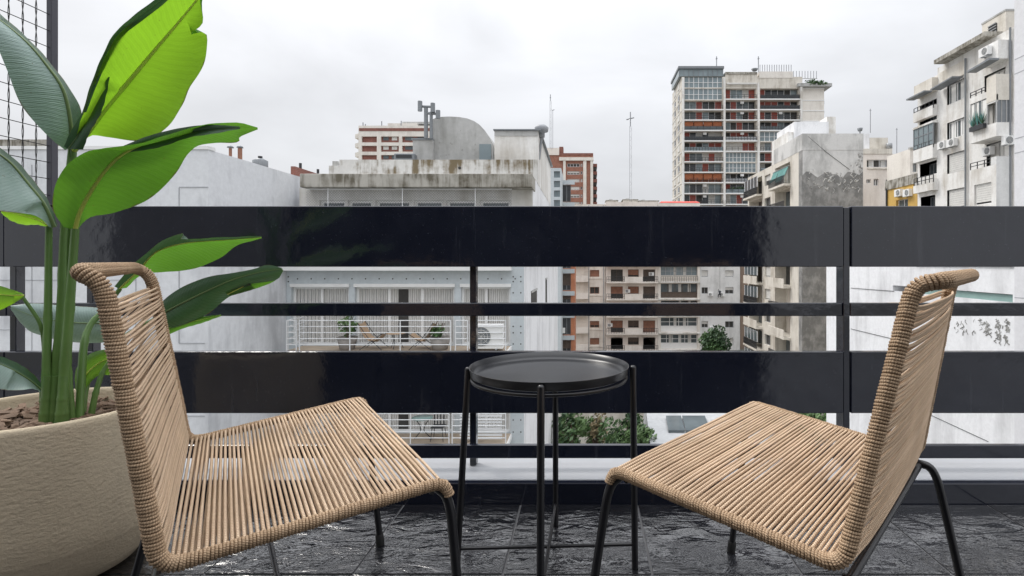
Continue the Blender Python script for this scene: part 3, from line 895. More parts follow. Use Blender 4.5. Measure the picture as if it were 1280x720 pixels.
def foliage(m, c, rad, n, size, mats, seed, squash=1.0, clumps=16):
    rn = random.Random(seed); c = Vector(c)
    cl = []
    for k in range(clumps):
        while True:
            v = Vector((rn.uniform(-1, 1), rn.uniform(-1, 1), rn.uniform(-1, 1)))
            if 0.25 < v.length < 1: break
        cl.append((c + Vector((v.x * rad[0], v.y * rad[1], v.z * rad[2])) * 0.78, rn.uniform(0.28, 0.5), rn.choice(mats)))
    for i in range(n):
        p, k, mt = rn.choice(cl)
        v = Vector((rn.gauss(0, 1), rn.gauss(0, 1), rn.gauss(0, 1)))
        v = v.normalized() * (0.55 + 0.45 * rn.random())
        q = p + Vector((v.x * rad[0], v.y * rad[1], v.z * rad[2])) * k
        a = Vector((rn.uniform(-1, 1), rn.uniform(-1, 1), rn.uniform(-1, 1))).normalized(); b = a.orthogonal().normalized()
        w = a.cross(b); s_ = size * rn.uniform(0.6, 1.3)
        if rn.random() < .15: mt = rn.choice(mats)
        m.face([q - b * s_, q + w * s_ * .45 - b * s_ * .1, q + b * s_, q - w * s_ * .45], mt)

def tree(name, label, cat, base, h, rad, n, size, mats, seed, group='trees and shrubs in the yard below'):
    o = thing(name, label, cat, base, group); b = Vector(base); rn = random.Random(seed)
    tr = MB(); c = b + Vector((0, 0, h - rad[2]))
    tr.tube([b, b.lerp(c, .5) + Vector((.1, 0, 0)), c, c + Vector((0, 0, rad[2] * .5))], 0.1, 'bark', 8, rv=[h * .03, h * .024, h * .015, h * .004])
    for k in range(7):
        a_ = rn.uniform(0, 6.28); st = b.lerp(c, rn.uniform(.6, 1))
        tr.tube([st, st + Vector((math.cos(a_) * rad[0] * .4, math.sin(a_) * rad[1] * .4, rad[2] * .35)), st + Vector((math.cos(a_) * rad[0] * .75, math.sin(a_) * rad[1] * .75, rad[2] * .55))], .05, 'bark', 6, rv=[h * .012, h * .008, h * .003])
    tr.build('trunk', o)
    cr = MB(); foliage(cr, c, rad, n, size, mats, seed); cr.build('crown', o)
    return o

# ------------------------------------------------------------------ ground
m = MB(); m.face([(-3000, -200, GZ), (3000, -200, GZ), (3000, 6000, GZ), (-3000, 6000, GZ)], 'far_ground'); struct(m, 'ground')

# ------------------------------------------------------------------ neighbour opposite: concrete block with balconies (front at 18 m)
CYF = 18.0
fr = frame((0, CYF), (1, 0), (0, -1))
cx18 = lambda px: xa(px, CYF); cz18 = lambda py: za(py, CYF)
cb = thing('concrete_apartment_block', 'blue grey concrete apartment block opposite with curtained sliding doors and balconies', 'building', (-6, CYF, GZ))
AL, AR = -9.85, -1.985
Z1, Z0 = -1.95, -4.85
doors = [(cx18(364), cx18(436)), (cx18(443.5), cx18(568)), (cx18(576), cx18(638))]
holes = [(a, b, Z1, 0.0, .2) for a, b in doors] + [(a, b, Z0, -2.95, .2) for a, b in doors]
m = MB(); shell(m, fr, AL, AR, GZ, 1.2, 23, 'cool_concrete', holes, side='white_render', top=False)
m.build('wall', cb)
# formwork tie holes
m = MB()
tie = [(cx18(px), cz18(py)) for px in range(372, 650, 17) for py in (348.5,)] + [(cx18(px), cz18(py)) for px in (641.5, 651) for py in (346, 352, 366, 408, 416, 430, 525, 540)] + [(cx18(px), cz18(py)) for px in (360.5,) for py in (346, 352, 408, 430)]
for X, z in tie:
    m.face([fr(X + .025 * math.cos(k * math.pi / 4), 0.004, z + .025 * math.sin(k * math.pi / 4)) for k in range(8)], 'interior_shade')
m.build('tie_holes', cb)
for i, (a, b) in enumerate(doors):
    for zb_, zt_ in ((Z1, 0.0), (Z0, -2.95)):
        win(cb, fr, a, b, zb_, zt_, .2, 'interior_shade', 'white_paint', 2 if i == 1 else 1, 0, .085, name='sliding_door',
            curt=[(.02, .47), (.53, .98)] if i != 1 else [(.02, .42), (.52, .985)])
        m = MB(); fbox(m, fr, a - .02, b + .02, 0.002, .06, zt_ - .01, zt_ + .10, 'white_paint'); m.build('lintel_trim', cb)
m = MB(); fbox(m, fr, AL - .1, cx18(640), .003, .35, cz18(338), cz18(333), 'white_paint'); m.build('cornice', cb)
for zf_, nm in ((Z1, 'u'), (Z0, 'l')):
    m = MB(); fbox(m, fr, -9.35, cx18(640), .003, 1.15, zf_ - .16, zf_ - .012, 'white_paint'); fbox(m, fr, -9.3, cx18(640) - .05, .004, 1.1, zf_ - .012, zf_ + .001, 'deck_boards'); m.build('balcony_slab', cb)
    segs = [(-9.25, -8.95), (-8.85, -4.15), (-4.0, -3.62), (-3.5, cx18(638))] if nm == 'u' else [(-6.6, -4.2), (-4.1, cx18(638))]
    for (a, b) in segs:
        m = MB(); rails_mesh(m, fr, a, b, 1.08, zf_ + .01, zf_ + .95, 5, 'white_metal', .016, 1.35); m.build('balcony_railing', cb)
    m = MB(); rails_mesh(m, frame((-9.25, CYF), (0, -1), (-1, 0)), 0.05, 1.0, 0, zf_ + .01, zf_ + .95, 5, 'white_metal', .016, 1.0); m.build('balcony_railing', cb)
m = MB()
for k in range(8): fbox(m, fr, cx18(583), cx18(633), .93, .96, Z0 + .12 + k * .1, Z0 + .18 + k * .1, 'white_metal')
m.build('slatted_screen', cb)
# side wall windows of the block
fs = frame((AR, CYF), (0, 1), (1, 0))
for (a0, a1, z0, z1) in ((2.4, 4.6, -1.15, -0.35), (2.4, 4.6, -4.2, -3.4), (10.0, 10.8, -1.9, -0.1), (10.0, 10.8, .6, 1.7)):
    m = MB(); fbox(m, fs, a0, a1, .004, .03, z0, z1, 'interior_shade'); fbox(m, fs, a0 - .08, a1 + .08, .002, .05, z1 + .002, z1 + .08, 'grey_concrete'); m.build('side_window', cb)
# set-back top floor, eaves, parapet, stair tower, plant rooms
f2 = frame((0, 18.25), (1, 0), (0, -1))
uw = [(xa(p0, 18.6), xa(p1, 18.6), 1.2, za(251.5, 18.6), .2) for p0, p1 in ((405, 437), (440, 470), (474, 517), (521, 557), (561, 598), (602, 640))]
m = MB(); shell(m, f2, xa(381, 18.6), -1.72, 1.2, 3.30, 17, 'aged_white', uw, side='white_render', top=False)
m.build('top_floor_wall', cb)
for w_ in uw: win(cb, f2, *w_[:4], .2, 'mid_glass', 'white_paint', 0, 0, .09)
m = MB(); m.box((AL, 18.02, 1.195), (AR, 18.23, 1.2), 'roofing'); m.build('terrace_floor', cb)
m = MB(); fbox(m, frame((0, 17.6), (1, 0), (0, -1)), xa(374.5, 17.6), xa(665, 17.6), -1.2, 0, za(234, 17.6), za(217, 17.6), 'weathered_concrete'); m.build('eaves_slab', cb, .02)
m = MB(); m.box((-9.3, 18.8, 3.30), (-1.725, 35.5, 3.72), 'white_render'); m.build('roof_slab', cb)
m = MB(); m.box((xa(424, 20), 20, 3.722), (xa(672, 20), 20.25, za(199.5, 20)), 'rusty_parapet'); m.box((xa(411, 20), 20, 3.722), (xa(424.2, 20), 20.22, za(207, 20)), 'rusty_parapet')
m.box((xa(412, 20), 20.22, 3.722), (xa(412, 20) + .2, 27, za(200, 20)), 'grey_concrete'); m.build('parapet', cb)
m = MB(); m.tube([(xa(574.5, 20), 19.985, za(210, 20)), (xa(574.5, 20), 20.0, za(210, 20))], .055, 'interior_shade', 10); m.build('drain_outlet', cb)
f3 = frame((0, 21), (1, 0), (0, -1))
arc = [(541, 201), (541, 149), (545, 147.2), (552, 146), (562, 145.6), (574, 146.2), (584, 148), (592, 151), (599, 155.5), (606, 163), (612, 172), (616.5, 181), (616.5, 201)]
poly = [(xa(p, 21), za(y, 21)) for p, y in arc]; poly[0] = (poly[0][0], 3.72); poly[-1] = (poly[-1][0], 3.72)
m = MB(); m.prism(poly, f3, 0, -3.4, 'grey_concrete'); m.build('stair_tower', cb)
m = MB(); fbox(m, f3, xa(599.5, 21), xa(614, 21), .003, .05, 3.75, za(180.5, 21), 'blue_glass'); m.build('roof_door', cb)
m = MB()
rn = random.Random(5)
for k in range(26):
    X, z = xa(rn.uniform(548, 596), 21), za(rn.uniform(163, 196), 21)
    m.tube([f3(X, .003, z), f3(X, .006, z)], rn.uniform(.014, .04), 'stain_black', 6)
m.build('wall_holes', cb)
m = MB(); m.box((xa(516, 20.8), 20.8, 3.722), (xa(541, 20.8) - .004, 24, za(175, 20.8)), 'grey_concrete'); m.box((xa(514.5, 20.8), 20.75, za(175, 20.8) + .002), (xa(541, 20.8) - .004, 24, za(172.8, 20.8)), 'antenna_grey'); m.build('plant_room', cb)
m = MB(); m.box((xa(618, 20.3), 20.3, 3.722), (xa(672.5, 20.3), 28, za(163.5, 20.3)), 'aged_white'); m.box((xa(617, 20.3), 20.2, za(163.5, 20.3) + .002), (xa(676, 20.3), 28.2, za(162, 20.3)), 'antenna_grey')
m.box((xa(618.3, 20.3), 20.27, za(170, 20.3)), (xa(672.2, 20.3), 20.297, za(164, 20.3)), 'grey_concrete'); m.build('lift_room', cb)
# chain-link fence with posts on the eaves floor
cf = thing('chain_link_fence', 'chain link fence on the terrace under the stained concrete eaves', 'fence', (-5.5, 17.7, 1.2))
m = MB(); fa, fb = xa(383, 17.7), xa(640, 17.7)
for px in (410, 503, 594): m.tube([(xa(px, 17.7), 17.7, 1.2), (xa(px, 17.7), 17.7, 3.22)], .014, 'white_metal', 6)
m.tube([(fa, 17.7, za(236.5, 17.7)), (fb, 17.7, za(236.5, 17.7))], .013, 'white_metal', 6); m.build('frame', cf)
m = MB(); k = fa - 2
while k < fb:
    for s_ in (1, -1):
        p0 = Vector((k if s_ > 0 else k + 1.9, 17.7 + .006 * s_, 1.25)); p1 = Vector((k + 1.9 if s_ > 0 else k, 17.7 + .006 * s_, 3.15))
        t0 = max(0, (fa - p0.x) / (p1.x - p0.x)) if s_ > 0 else max(0, (fb - p0.x) / (p1.x - p0.x)); t1 = min(1, (fb - p0.x) / (p1.x - p0.x)) if s_ > 0 else min(1, (fa - p0.x) / (p1.x - p0.x))
        if t1 > t0: m.tube([p0.lerp(p1, t0), p0.lerp(p1, t1)], .004, 'mast_grey', 3, cap=False)
    k += .085
m.build('wire_mesh', cf)
# roof equipment
am = thing('cell_antenna_mast', 'grey cellular antenna mast beside the curved concrete roof tower', 'antenna', at(538, 200, 20.6))
Ya = 20.6
for (px, y0, y1, r_) in ((532.5, 135, 173, .075), (539, 140, 173, .06)):
    m = MB(); m.tube([at(px, y1, Ya), at(px, y0, Ya)], r_, 'antenna_grey', 10); m.build('pole', am)
m = MB(); m.tube([at(525, 133, Ya), at(541, 133.5, Ya)], .05, 'antenna_grey', 8); m.tube([at(533, 141.5, Ya), at(548, 142.5, Ya)], .05, 'antenna_grey', 8); m.build('cross_arm', am)
for (px, y0, y1) in ((525, 126.5, 139), (541, 129, 140.5), (547.5, 138, 148)):
    m = MB(); m.tube([at(px, y1, Ya - .08), at(px, y0, Ya - .08)], .085, 'antenna_grey', 10); m.build('antenna_panel', am)
ac = thing('roof_air_conditioner', 'dark grey box air conditioner on the roof before the curved tower', 'air conditioner', at(506, 199, 20.6))
m = MB(); a_, b_ = at(493, 199, 20.6), at(519, 192, 20.6); m.box((a_.x, 20.5, 3.722), (b_.x, 21.3, b_.z), 'antenna_grey'); m.build('casing', ac, .05)
m = MB(); m.box((a_.x + .1, 20.48, za(198, 20.6)), (b_.x - .1, 20.499, za(194, 20.6)), 'dark_metal'); m.build('grille', ac)
wc = thing('roof_ventilator', 'small round grey ventilator at the right edge of the flat roof', 'ventilator', at(677, 169, 21))
m = MB(); m.lathe([(.001, -.05), (.12, -.05), (.12, .15), (.25, .17), (.27, .32), (.16, .42), (.001, .44)], at(677, 170, 20.9), 'mast_grey', 18); m.build('cowl', wc)
m = MB(); p_ = at(677, 170, 20.9); m.tube([p_ - Vector((0, 0, .06)), p_ - Vector((.1, 0, .9))], .05, 'mast_grey', 8); m.build('duct', wc)
def lattice_mast(label, px, Y, y0, y1, w, cross=None, grp='antenna masts on the skyline'):
    o = thing('antenna_mast', label, 'antenna', at(px, y1, Y), grp); m = MB(); s_ = Y / F
    zb_, zt_ = za(y1, Y), za(y0, Y); X = xa(px, Y)
    for k in range(3):
        ox, oy = w * math.cos(k * 2.094), w * math.sin(k * 2.094); m.tube([(X + ox, Y + oy, zb_), (X + ox, Y + oy, zt_)], .16 * s_, 'mast_grey', 5)
    n = max(4, int((zt_ - zb_) / (w * 2.4)))
    for k in range(n):
        z0_, z1_ = zb_ + (zt_ - zb_) * k / n, zb_ + (zt_ - zb_) * (k + 1) / n; j = k % 3; l = (k + 1) % 3
        m.tube([(X + w * math.cos(j * 2.094), Y + w * math.sin(j * 2.094), z0_), (X + w * math.cos(l * 2.094), Y + w * math.sin(l * 2.094), z1_)], .10 * s_, 'mast_grey', 4)
    m.build('mast', o)
    m = MB()
    for (dx0, dy0, dx1, dy1, r_) in (cross or []): m.tube([at(px + dx0, y0 + dy0, Y), at(px + dx1, y0 + dy1, Y)], r_ * s_, 'mast_grey', 6)
    if cross: m.build('aerial', o)
    return o
lattice_mast('thin antenna mast rising behind the concrete roof, left of the brick tower', 688, 60, 126, 186, .10, [(0, 0, 0, -8, .5), (-.8, -4, .8, -4, .6), (3, 12, 3, 60, .3), (2, 12, 5, 11, .5)])
lattice_mast('lone tall antenna mast with a slanted crossbar standing against open sky', 788, 96, 158, 252, .22, [(0, 0, 0, -18, .7), (-5, -8.5, 4.5, -11, .8), (-.6, -5, .6, -5, 1.0)])
# objects on the balconies opposite
def butterfly_chair(px, label, flip):
    X, Y0, z = xa(px, 17.35), 17.35, Z1 + .002
    o = thing('lounge_chair', label, 'chair', (X, Y0, z), 'lounge chairs on the balcony opposite'); s_ = flip
    fm = MB()
    for e in (-1, 1):
        fm.tube([(X + s_ * .34, Y0 + e * .3, z + .01), (X - s_ * .1, Y0 + e * .28, z + .4), (X - s_ * .42, Y0 + e * .3, z + .86)], .012, 'dark_metal', 6)
        fm.tube([(X - s_ * .36, Y0 + e * .3, z + .01), (X + s_ * .05, Y0 + e * .28, z + .3), (X + s_ * .36, Y0 + e * .3, z + .52)], .012, 'dark_metal', 6)
    fm.build('frame', o)
    sl = MB(); prof = [(-.42, .86), (-.34, .66), (-.22, .42), (-.08, .30), (.1, .30), (.26, .40), (.37, .52)]
    sl.grid([[(X + s_ * u, Y0 + v * .3, z + h_ - .07 * (1 - abs(v)) ) for v in (-1, -.5, 0, .5, 1)] for u, h_ in prof], 'tan_leather'); sl.build('sling_seat', o)
butterfly_chair(468, 'tan sling lounge chair left of the little balcony table opposite', 1)
butterfly_chair(528, 'tan sling lounge chair right of the little balcony table opposite', -1)
def round_table(X, Y0, z, h, r, name, label, tm, fmname):
    o = thing(name, label, 'table', (X, Y0, z)); m = MB(); m.lathe([(.001, h - .02), (r, h - .02), (r, h), (.001, h)], (X, Y0, z), tm, 24); m.build('tabletop', o)
    for k in range(3):
        a_ = k * 2.094 + .5; m = MB(); m.tube([(X + r * .75 * math.cos(a_), Y0 + r * .75 * math.sin(a_), z + .012), (X + .1 * math.cos(a_), Y0 + .1 * math.sin(a_), z + h * .5), (X + r * .7 * math.cos(a_), Y0 + r * .7 * math.sin(a_), z + h - .021)], .012, fmname, 6); m.build('leg', o)
    return o
round_table(xa(495, 17.4), 17.4, Z1 + .002, .5, .3, 'balcony_table', 'small low round table between the two sling chairs opposite', 'tan_leather', 'dark_metal')
def potted(px, label, seed, ph, w):
    X, Y0, z = xa(px, 17.25), 17.25, Z1 + .002
    o = thing('potted_plant', label, 'plant', (X, Y0, z), 'potted plants on the balcony opposite'); m = MB()
    m.lathe([(.001, .001), (.20 * w, .001), (.29 * w, .40), (.26 * w, .40), (.25 * w, .34), (.001, .34)], (X, Y0, z), 'pot_grey', 20); m.build('pot', o)
    m = MB(); foliage(m, (X, Y0, z + .36 + ph / 2), (.32, .3, ph / 2), 260, .07, ['foliage_a', 'foliage_b'], seed, clumps=10)
    for k in range(5): m.tube([(X, Y0, z + .35), (X + random.uniform(-.2, .2), Y0 + random.uniform(-.1, .1), z + .4 + ph)], .012, 'bark', 5)
    m.build('foliage', o)
potted(434, 'potted plant with yellow green leaves left on the balcony opposite', 3, .75, 1.1)
potted(550, 'potted bushy plant beside the right sling chair opposite', 4, .42, 1.15)
ac_unit(frame((0, 17.3), (1, 0), (0, -1)), xa(609, 17.2), Z1 + .07, 0, 'large white air conditioner on the balcony floor opposite', 1.05, .74, .34)
o = thing('bistro_table', 'round pale garden table on the lower terrace opposite', 'table', (xa(528, 17.3), 17.3, Z0 + .002)); bx_, by_, bz_ = o.location
m = MB(); m.lathe([(.001, .70), (.33, .70), (.33, .73), (.001, .73)], (bx_, by_, bz_), 'green_glass', 24); m.build('tabletop', o)
for e in (-1, 1):
    m = MB(); m.tube(catmull([(bx_ + e * .28, by_ + .1, bz_ + .012), (bx_ + e * .06, by_, bz_ + .3), (bx_ + e * .10, by_, bz_ + .5), (bx_ + e * .24, by_, bz_ + .69)], 14), .014, 'dark_metal', 6); m.build('leg', o)
o = thing('bistro_chair', 'dark metal chair next to the garden table on the lower terrace', 'chair', (xa(548, 17.3), 17.3, Z0 + .002)); bx_, by_, bz_ = o.location
m = MB(); m.box((bx_ - .2, by_ - .2, bz_ + .43), (bx_ + .2, by_ + .2, bz_ + .455), 'dark_metal'); m.build('seat', o)
m = MB(); [m.box((bx_ - .19 + .1 * k, by_ + .17, bz_ + .456), (bx_ - .16 + .1 * k, by_ + .2, bz_ + .85), 'dark_metal') for k in range(4)]; m.box((bx_ - .2, by_ + .165, bz_ + .851), (bx_ + .2, by_ + .205, bz_ + .9), 'dark_metal'); m.build('backrest', o)
for e in (-1, 1):
    for f_ in (-1, 1):
        m = MB(); m.tube([(bx_ + e * .2, by_ + f_ * .19, bz_ + .012), (bx_ + e * .16, by_ + f_ * .16, bz_ + .43)], .012, 'dark_metal', 6); m.build('leg', o)

# ------------------------------------------------------------------ white blank-walled building on the left
lw = thing('white_blank_walled_building', 'big white building with blank walls at the left, near the plant', 'building', (-13, 14.28, GZ))
LY = 14.28
m = MB(); LX = AL - .01; zt_ = za(187, LY)
f4 = frame((0, LY), (1, 0), (0, -1))
shell(m, f4, -22, LX, GZ, zt_, 14, 'left_render', side='left_render'); m.build('wall', lw)
m = MB()
def groove(x0, z0, x1, z1): fbox(m, f4, x0, x1, .002, .012, z0, z1, 'groove')
gx0, gx1 = xa(224, LY), LX
for y_ in (397, 429, 360, 234, 520): groove(gx0, za(y_, LY) - .012, gx1 if y_ == 234 else xa(256, LY), za(y_, LY) + .012)
for y0_, y1_ in ((235, 330), (334, 360), (397, 429)): groove(gx0 - .012, za(y1_, LY), gx0 + .012, za(y0_, LY))
for px in (40, 120, 170): groove(xa(px, LY) - .008, GZ, xa(px, LY) + .008, zt_ - .4)
for y_ in (350, 412, 540): groove(-22, za(y_, LY) - .006, xa(170, LY), za(y_, LY) + .006)
m.build('wall_grooves', lw)
m = MB(); fbox(m, f4, -22, LX + .02, -.25, .03, zt_ + .002, zt_ + .09, 'white_paint'); m.build('coping', lw)
# rooftop objects of the white building
for i, (px, y0, Yd, lb) in enumerate(((288, 185.5, 17.0, 'squat brick chimney pipe on the white building, left one'), (300, 185.5, 17.2, 'taller brick chimney pipe on the white building, right one'))):
    o = thing('chimney_pipe', lb, 'chimney', (xa(px, Yd), Yd, zt_), 'chimney pipes on the white roof'); m = MB()
    m.tube([(xa(px, Yd), Yd, zt_ + .001), (xa(px, Yd), Yd, za(y0, Yd))], .045 + .02 * i, 'terracotta', 10); m.build('pipe', o)
    m = MB(); m.lathe([(.001, .02), (.10, .02), (.08, .06), (.001, .1)], (xa(px, Yd), Yd, za(y0, Yd)), 'antenna_grey', 10); m.build('cap', o)
o = thing('roof_water_tank', 'flat green grey water tank on the white building roof', 'tank', (xa(326, 18.4), 18.4, zt_)); m = MB()
m.lathe([(.001, .001), (.24, .001), (.24, .50), (.10, .58), (.001, .6)], (xa(326, 18.6) - .02, 18.6, zt_), 'antenna_grey', 20); m.build('drum', o)
m = MB(); m.lathe([(.001, .6), (.07, .6), (.07, .66), (.001, .67)], (xa(326, 18.6) - .02, 18.6, zt_), 'dark_metal', 12); m.build('lid', o)
o = thing('brick_parapet', 'low red brick parapet with small vents on the white building', 'wall', (-10.5, 20, zt_)); m = MB(); m.box((-10.35, 19.2, zt_ + .001), (-10.2, 23.5, zt_ + .42), 'brick_dark'); m.build('bricks', o)
for k in range(3):
    m = MB(); m.tube([(-10.27, 19.7 + k * 1.3, zt_ + .421), (-10.27, 19.7 + k * 1.3, zt_ + .62)], .05, 'dark_metal', 8); m.build('vent', o)

o = thing('roof_guard_rail', 'thin white guard rail at the far end of the white roof', 'railing', (-10, 25.5, zt_)); m = MB()
rails_mesh(m, frame((-10.0, 23.8), (0, 1), (1, 0)), 0, 4.2, 0, zt_ + .001, zt_ + .75, 2, 'white_metal', .02, 1.0); m.build('rails', o)
# old building beyond the wire screen
ob = thing('old_white_house', 'old white house with balcony rails seen through the wire screen', 'building', (-32, 34, GZ))
f5 = frame((0, 34), (1, 0), (0, -1)); m = MB(); hz = za(183, 34)
hl = [(xa(a, 34), xa(b, 34), za(d, 34), za(c, 34)) for a, b, c, d in ((2, 26, 200, 226), (40, 62, 202, 226), (-60, -20, 200, 226))]
shell(m, f5, xa(-120, 34), xa(80, 34), GZ, hz, 10, 'aged_beige', hl); m.build('wall', ob)
for h_ in hl: win(ob, f5, *h_, .3, 'interior_shade', 'grey_metal', 1, 0, .07)
m = MB(); fbox(m, f5, xa(-120, 34), xa(82, 34), .003, .8, za(229, 34), za(226, 34), 'aged_beige'); m.build('balcony_slab', ob)
m = MB(); rails_mesh(m, f5, xa(-120, 34), xa(82, 34), .7, za(226, 34), za(210, 34), 5, 'grey_metal', .03, 1.2); m.build('balcony_railing', ob)
m = MB(); fbox(m, f5, xa(-120, 34), xa(81, 34), -.4, .15, hz + .002, hz + .4, 'weathered_concrete'); m.build('coping', ob)

# ------------------------------------------------------------------ facades across the yard
def front_frame(Y): return frame((0, Y), (1, 0), (0, -1))
LV = [-15.0 + 3.03 * k for k in range(9)]
def X97(px): return xa(px, 97)
f97 = front_frame(97)
TOPZ = 11.4
# brick and blue lintel block
YB = 75.0; fB = front_frame(YB)
o = thing('brick_apartment_house', 'narrow brick apartment house with blue grey lintels right of the white side wall', 'building', (xa(707, YB), YB, GZ))
m = MB(); hs = []
for k in range(8):
    z = za(345 + 27.7 * (k - 4), YB); hs.append((xa(698, YB), xa(713.5, YB), z - 2.0, z + .35))
shell(m, fB, xa(680, YB), xa(718.3, YB), GZ, 8.5, 12, 'brick_orange', hs, dep=.35); m.build('wall', o)
for i, h_ in enumerate(hs):
    if h_[2] > GZ: win(o, fB, *h_, .35, 'dark_glass', 'antenna_grey', 2, 0, .09, blind=(.0, .55, .3, .0, .7, .2, .0, .5)[i], bm='shutter_dark')
    m = MB(); fbox(m, fB, xa(680, YB), xa(718.3, YB), .003, .16, h_[3] + .02, h_[3] + .62, 'cool_concrete'); m.build('lintel_band', o)
ac_unit(fB, xa(702, YB), za(416, YB), .01, 'air conditioner on the brick house with blue lintels', 1.0, .7, .35)
# cream block with small shuttered windows
o = thing('cream_apartment_block', 'cream apartment block with small brown windows and horizontal bands, in the yard view', 'building', (X97(737), 97, GZ))
m = MB(); hs = []
for k, z in enumerate(LV[:8]):
    if z + 2.2 < TOPZ: hs.append((X97(737.5), X97(749), z + .95, z + 2.15))
shell(m, f97, X97(705), X97(756.5), GZ, TOPZ - .4, 14, 'cream_wall', hs); m.build('wall', o)
for k, h_ in enumerate(hs): win(o, f97, *h_, .3, 'interior_shade', 'shutter_brown', 1, 0, .08, blind=(.9, .6, .95, .0, .95, .4, .9, .9)[k], bm='shutter_brown')
for k, z in enumerate(LV[:8]):
    m = MB(); fbox(m, f97, X97(705), X97(735), .003, .9, z + .05, z + .2, 'pale_cream'); fbox(m, f97, X97(705), X97(735), .78, .9, z + .202, z + 1.15, 'pale_cream'); m.build('balcony', o)
    m = MB(); fbox(m, f97, X97(735.4), X97(756.2), .003, .1, z + .6, z + .72, 'pale_cream'); m.build('sill_band', o)
m = MB(); [m.tube([f97(X97(px), .12, GZ), f97(X97(px), .12, TOPZ - .6)], .07, 'mast_grey', 6) for px in (736, 754.5)]; m.build('drain_pipe', o)
# balcony block with brown shutters
o = thing('balcony_apartment_block', 'beige apartment block with balconies and brown roller shutters, in the yard view', 'building', (X97(790), 97, GZ))
m = MB(); hs = []
bays3 = ((763.5, 778.5, 0), (785, 798.5, 1), (804, 819, 0))
for z in LV[:8]:
    for a, b, hi in bays3: hs.append((X97(a), X97(b), z + (.95 if hi else .12), z + 2.25))
shell(m, f97, X97(757), X97(822), GZ, TOPZ, 14, 'pinkish_cream', hs); m.build('wall', o)
rn = random.Random(11)
for h_ in hs:
    if h_[2] < GZ + .5: continue
    win(o, f97, *h_, .3, 'interior_shade', 'shutter_dark', 1, 0, .08, blind=rn.choice((.95, .95, .95, .6, .75, .0)), bm=rn.choice(('shutter_brown', 'shutter_brown', 'shutter_dark')))
for k, z in enumerate(LV[:8]):
    m = MB(); fbox(m, f97, X97(757.5), X97(821.5), .003, 1.25, z - .14, z + .06, 'pale_cream'); fbox(m, f97, X97(780.5), X97(802.5), 1.13, 1.25, z + .062, z + .95, 'pale_cream'); m.build('balcony', o)
    for (a, b) in ((758, 780), (803, 821.3)):
        m = MB(); rails_mesh(m, f97, X97(a), X97(b), 1.2, z + .062, z + 1.0, 2, 'dark_metal', .035, .28); m.build('balcony_railing', o)
for (px, k) in ((761, 1), (783, 3), (783, 2), (822.5, 4)):
    ac_unit(f97, X97(px) + (.2 if px < 800 else -1.2), LV[k] + 1.15, .01, {(761, 1): 'air conditioner low on the left of the brown shuttered block', (783, 3): 'air conditioner beside a middle window of the brown shuttered block', (783, 2): 'air conditioner one floor under another on the brown shuttered block', (822.5, 4): 'air conditioner at the upper right of the brown shuttered block'}[(px, k)], .9, .6, .35)
# glazed balcony block
o = thing('glazed_apartment_block', 'apartment block with glazed in balconies and varied white window frames, in the yard view', 'building', (X97(848), 97, GZ))
m = MB(); hs = [(X97(826), X97(872), z + .2, z + 2.75, .9) for z in LV[:8]]
shell(m, f97, X97(822.3), X97(875), GZ, TOPZ - .2, 14, 'pale_cream', hs); m.build('wall', o)
for k, h_ in enumerate(hs):
    st = (('white_paint', 'mid_glass', 5, 1), ('white_paint', 'mid_glass', 3, 1), ('shutter_dark', 'dark_glass', 3, 0), ('shutter_dark', 'mid_glass', 4, 0), ('grey_metal', 'blue_glass', 6, 1), ('shutter_dark', 'dark_glass', 4, 0), ('white_paint', 'mid_glass', 5, 0), ('grey_metal', 'mid_glass', 4, 1))[k]
    zz = LV[k]
    m = MB(); mat_p = ('white_paint', 'white_paint', 'brown_wall', 'shutter_dark', 'cream_wall', 'brown_wall', 'pale_cream', 'cream_wall')[k]
    fbox(m, f97, X97(826) + .004, X97(872) - .004, -.6, -.45, zz + .21, zz + 1.15, mat_p); m.build('parapet', o)
    win(o, f97, h_[0] + .004, h_[1] - .004, zz + 1.16, zz + 2.74, .6, st[1], st[0], st[2], st[3], .09, curt=[(.1 + .13 * q, .18 + .13 * q) for q in range(k % 3 + 1, 6, 2)])
m = MB(); [fbox(m, f97, X97(822.5), X97(874.8), .003, .35, z - .1, z + .12, 'aged_white') for z in LV[:8]]; m.build('floor_bands', o)
for k in (4, 6):
    m = MB(); rails_mesh(m, f97, X97(826), X97(872), .28, LV[k] + .13, LV[k] + 1.0, 3, 'dark_metal', .03, .4); m.build('balcony_railing', o)
# grey white block with small windows, rope worker
o = thing('grey_apartment_block', 'plain grey white apartment block with few small dark windows, in the yard view', 'building', (X97(900), 97, GZ))
m = MB(); hs = []
for k, z in enumerate(LV[:8]):
    hs += [(X97(877), X97(885), z + .95, z + 2.1), (X97(906.5), X97(917), z + .95, z + 2.1)]
shell(m, f97, X97(875.2), X97(925), GZ, TOPZ - 1, 14, 'grey_white', hs); m.build('wall', o)
rn = random.Random(3)
for h_ in hs: win(o, f97, *h_, .3, 'interior_shade', 'grey_metal', 1, 0, .08, blind=rn.choice((0, .9, .4, 0)), bm='blind')
rn = random.Random(8)
for i, (px, k, lb) in enumerate(((888, 3, 'air conditioner right of a left window on the grey white block'), (902, 3, 'air conditioner left of a right window near the rope worker'), (919, 2, 'air conditioner at the right edge of the grey white block'), (890, 1, 'low air conditioner on the grey white block beside the tree'))):
    ac_unit(f97, X97(px), LV[k] + .55, .01, lb, .85, .6, .35)
o = thing('brown_building', 'narrow brown windowless building in the gap beside the grey white block', 'building', (X97(931), 99, GZ))
m = MB(); shell(m, front_frame(98), xa(925.4, 98), xa(950, 98), GZ, 10.2, 10, 'brown_wall'); m.build('wall', o)
m = MB(); fbox(m, front_frame(98), xa(925.5, 98), xa(950, 98), -.3, .15, 10.202, 10.5, 'grey_concrete'); m.build('coping', o)
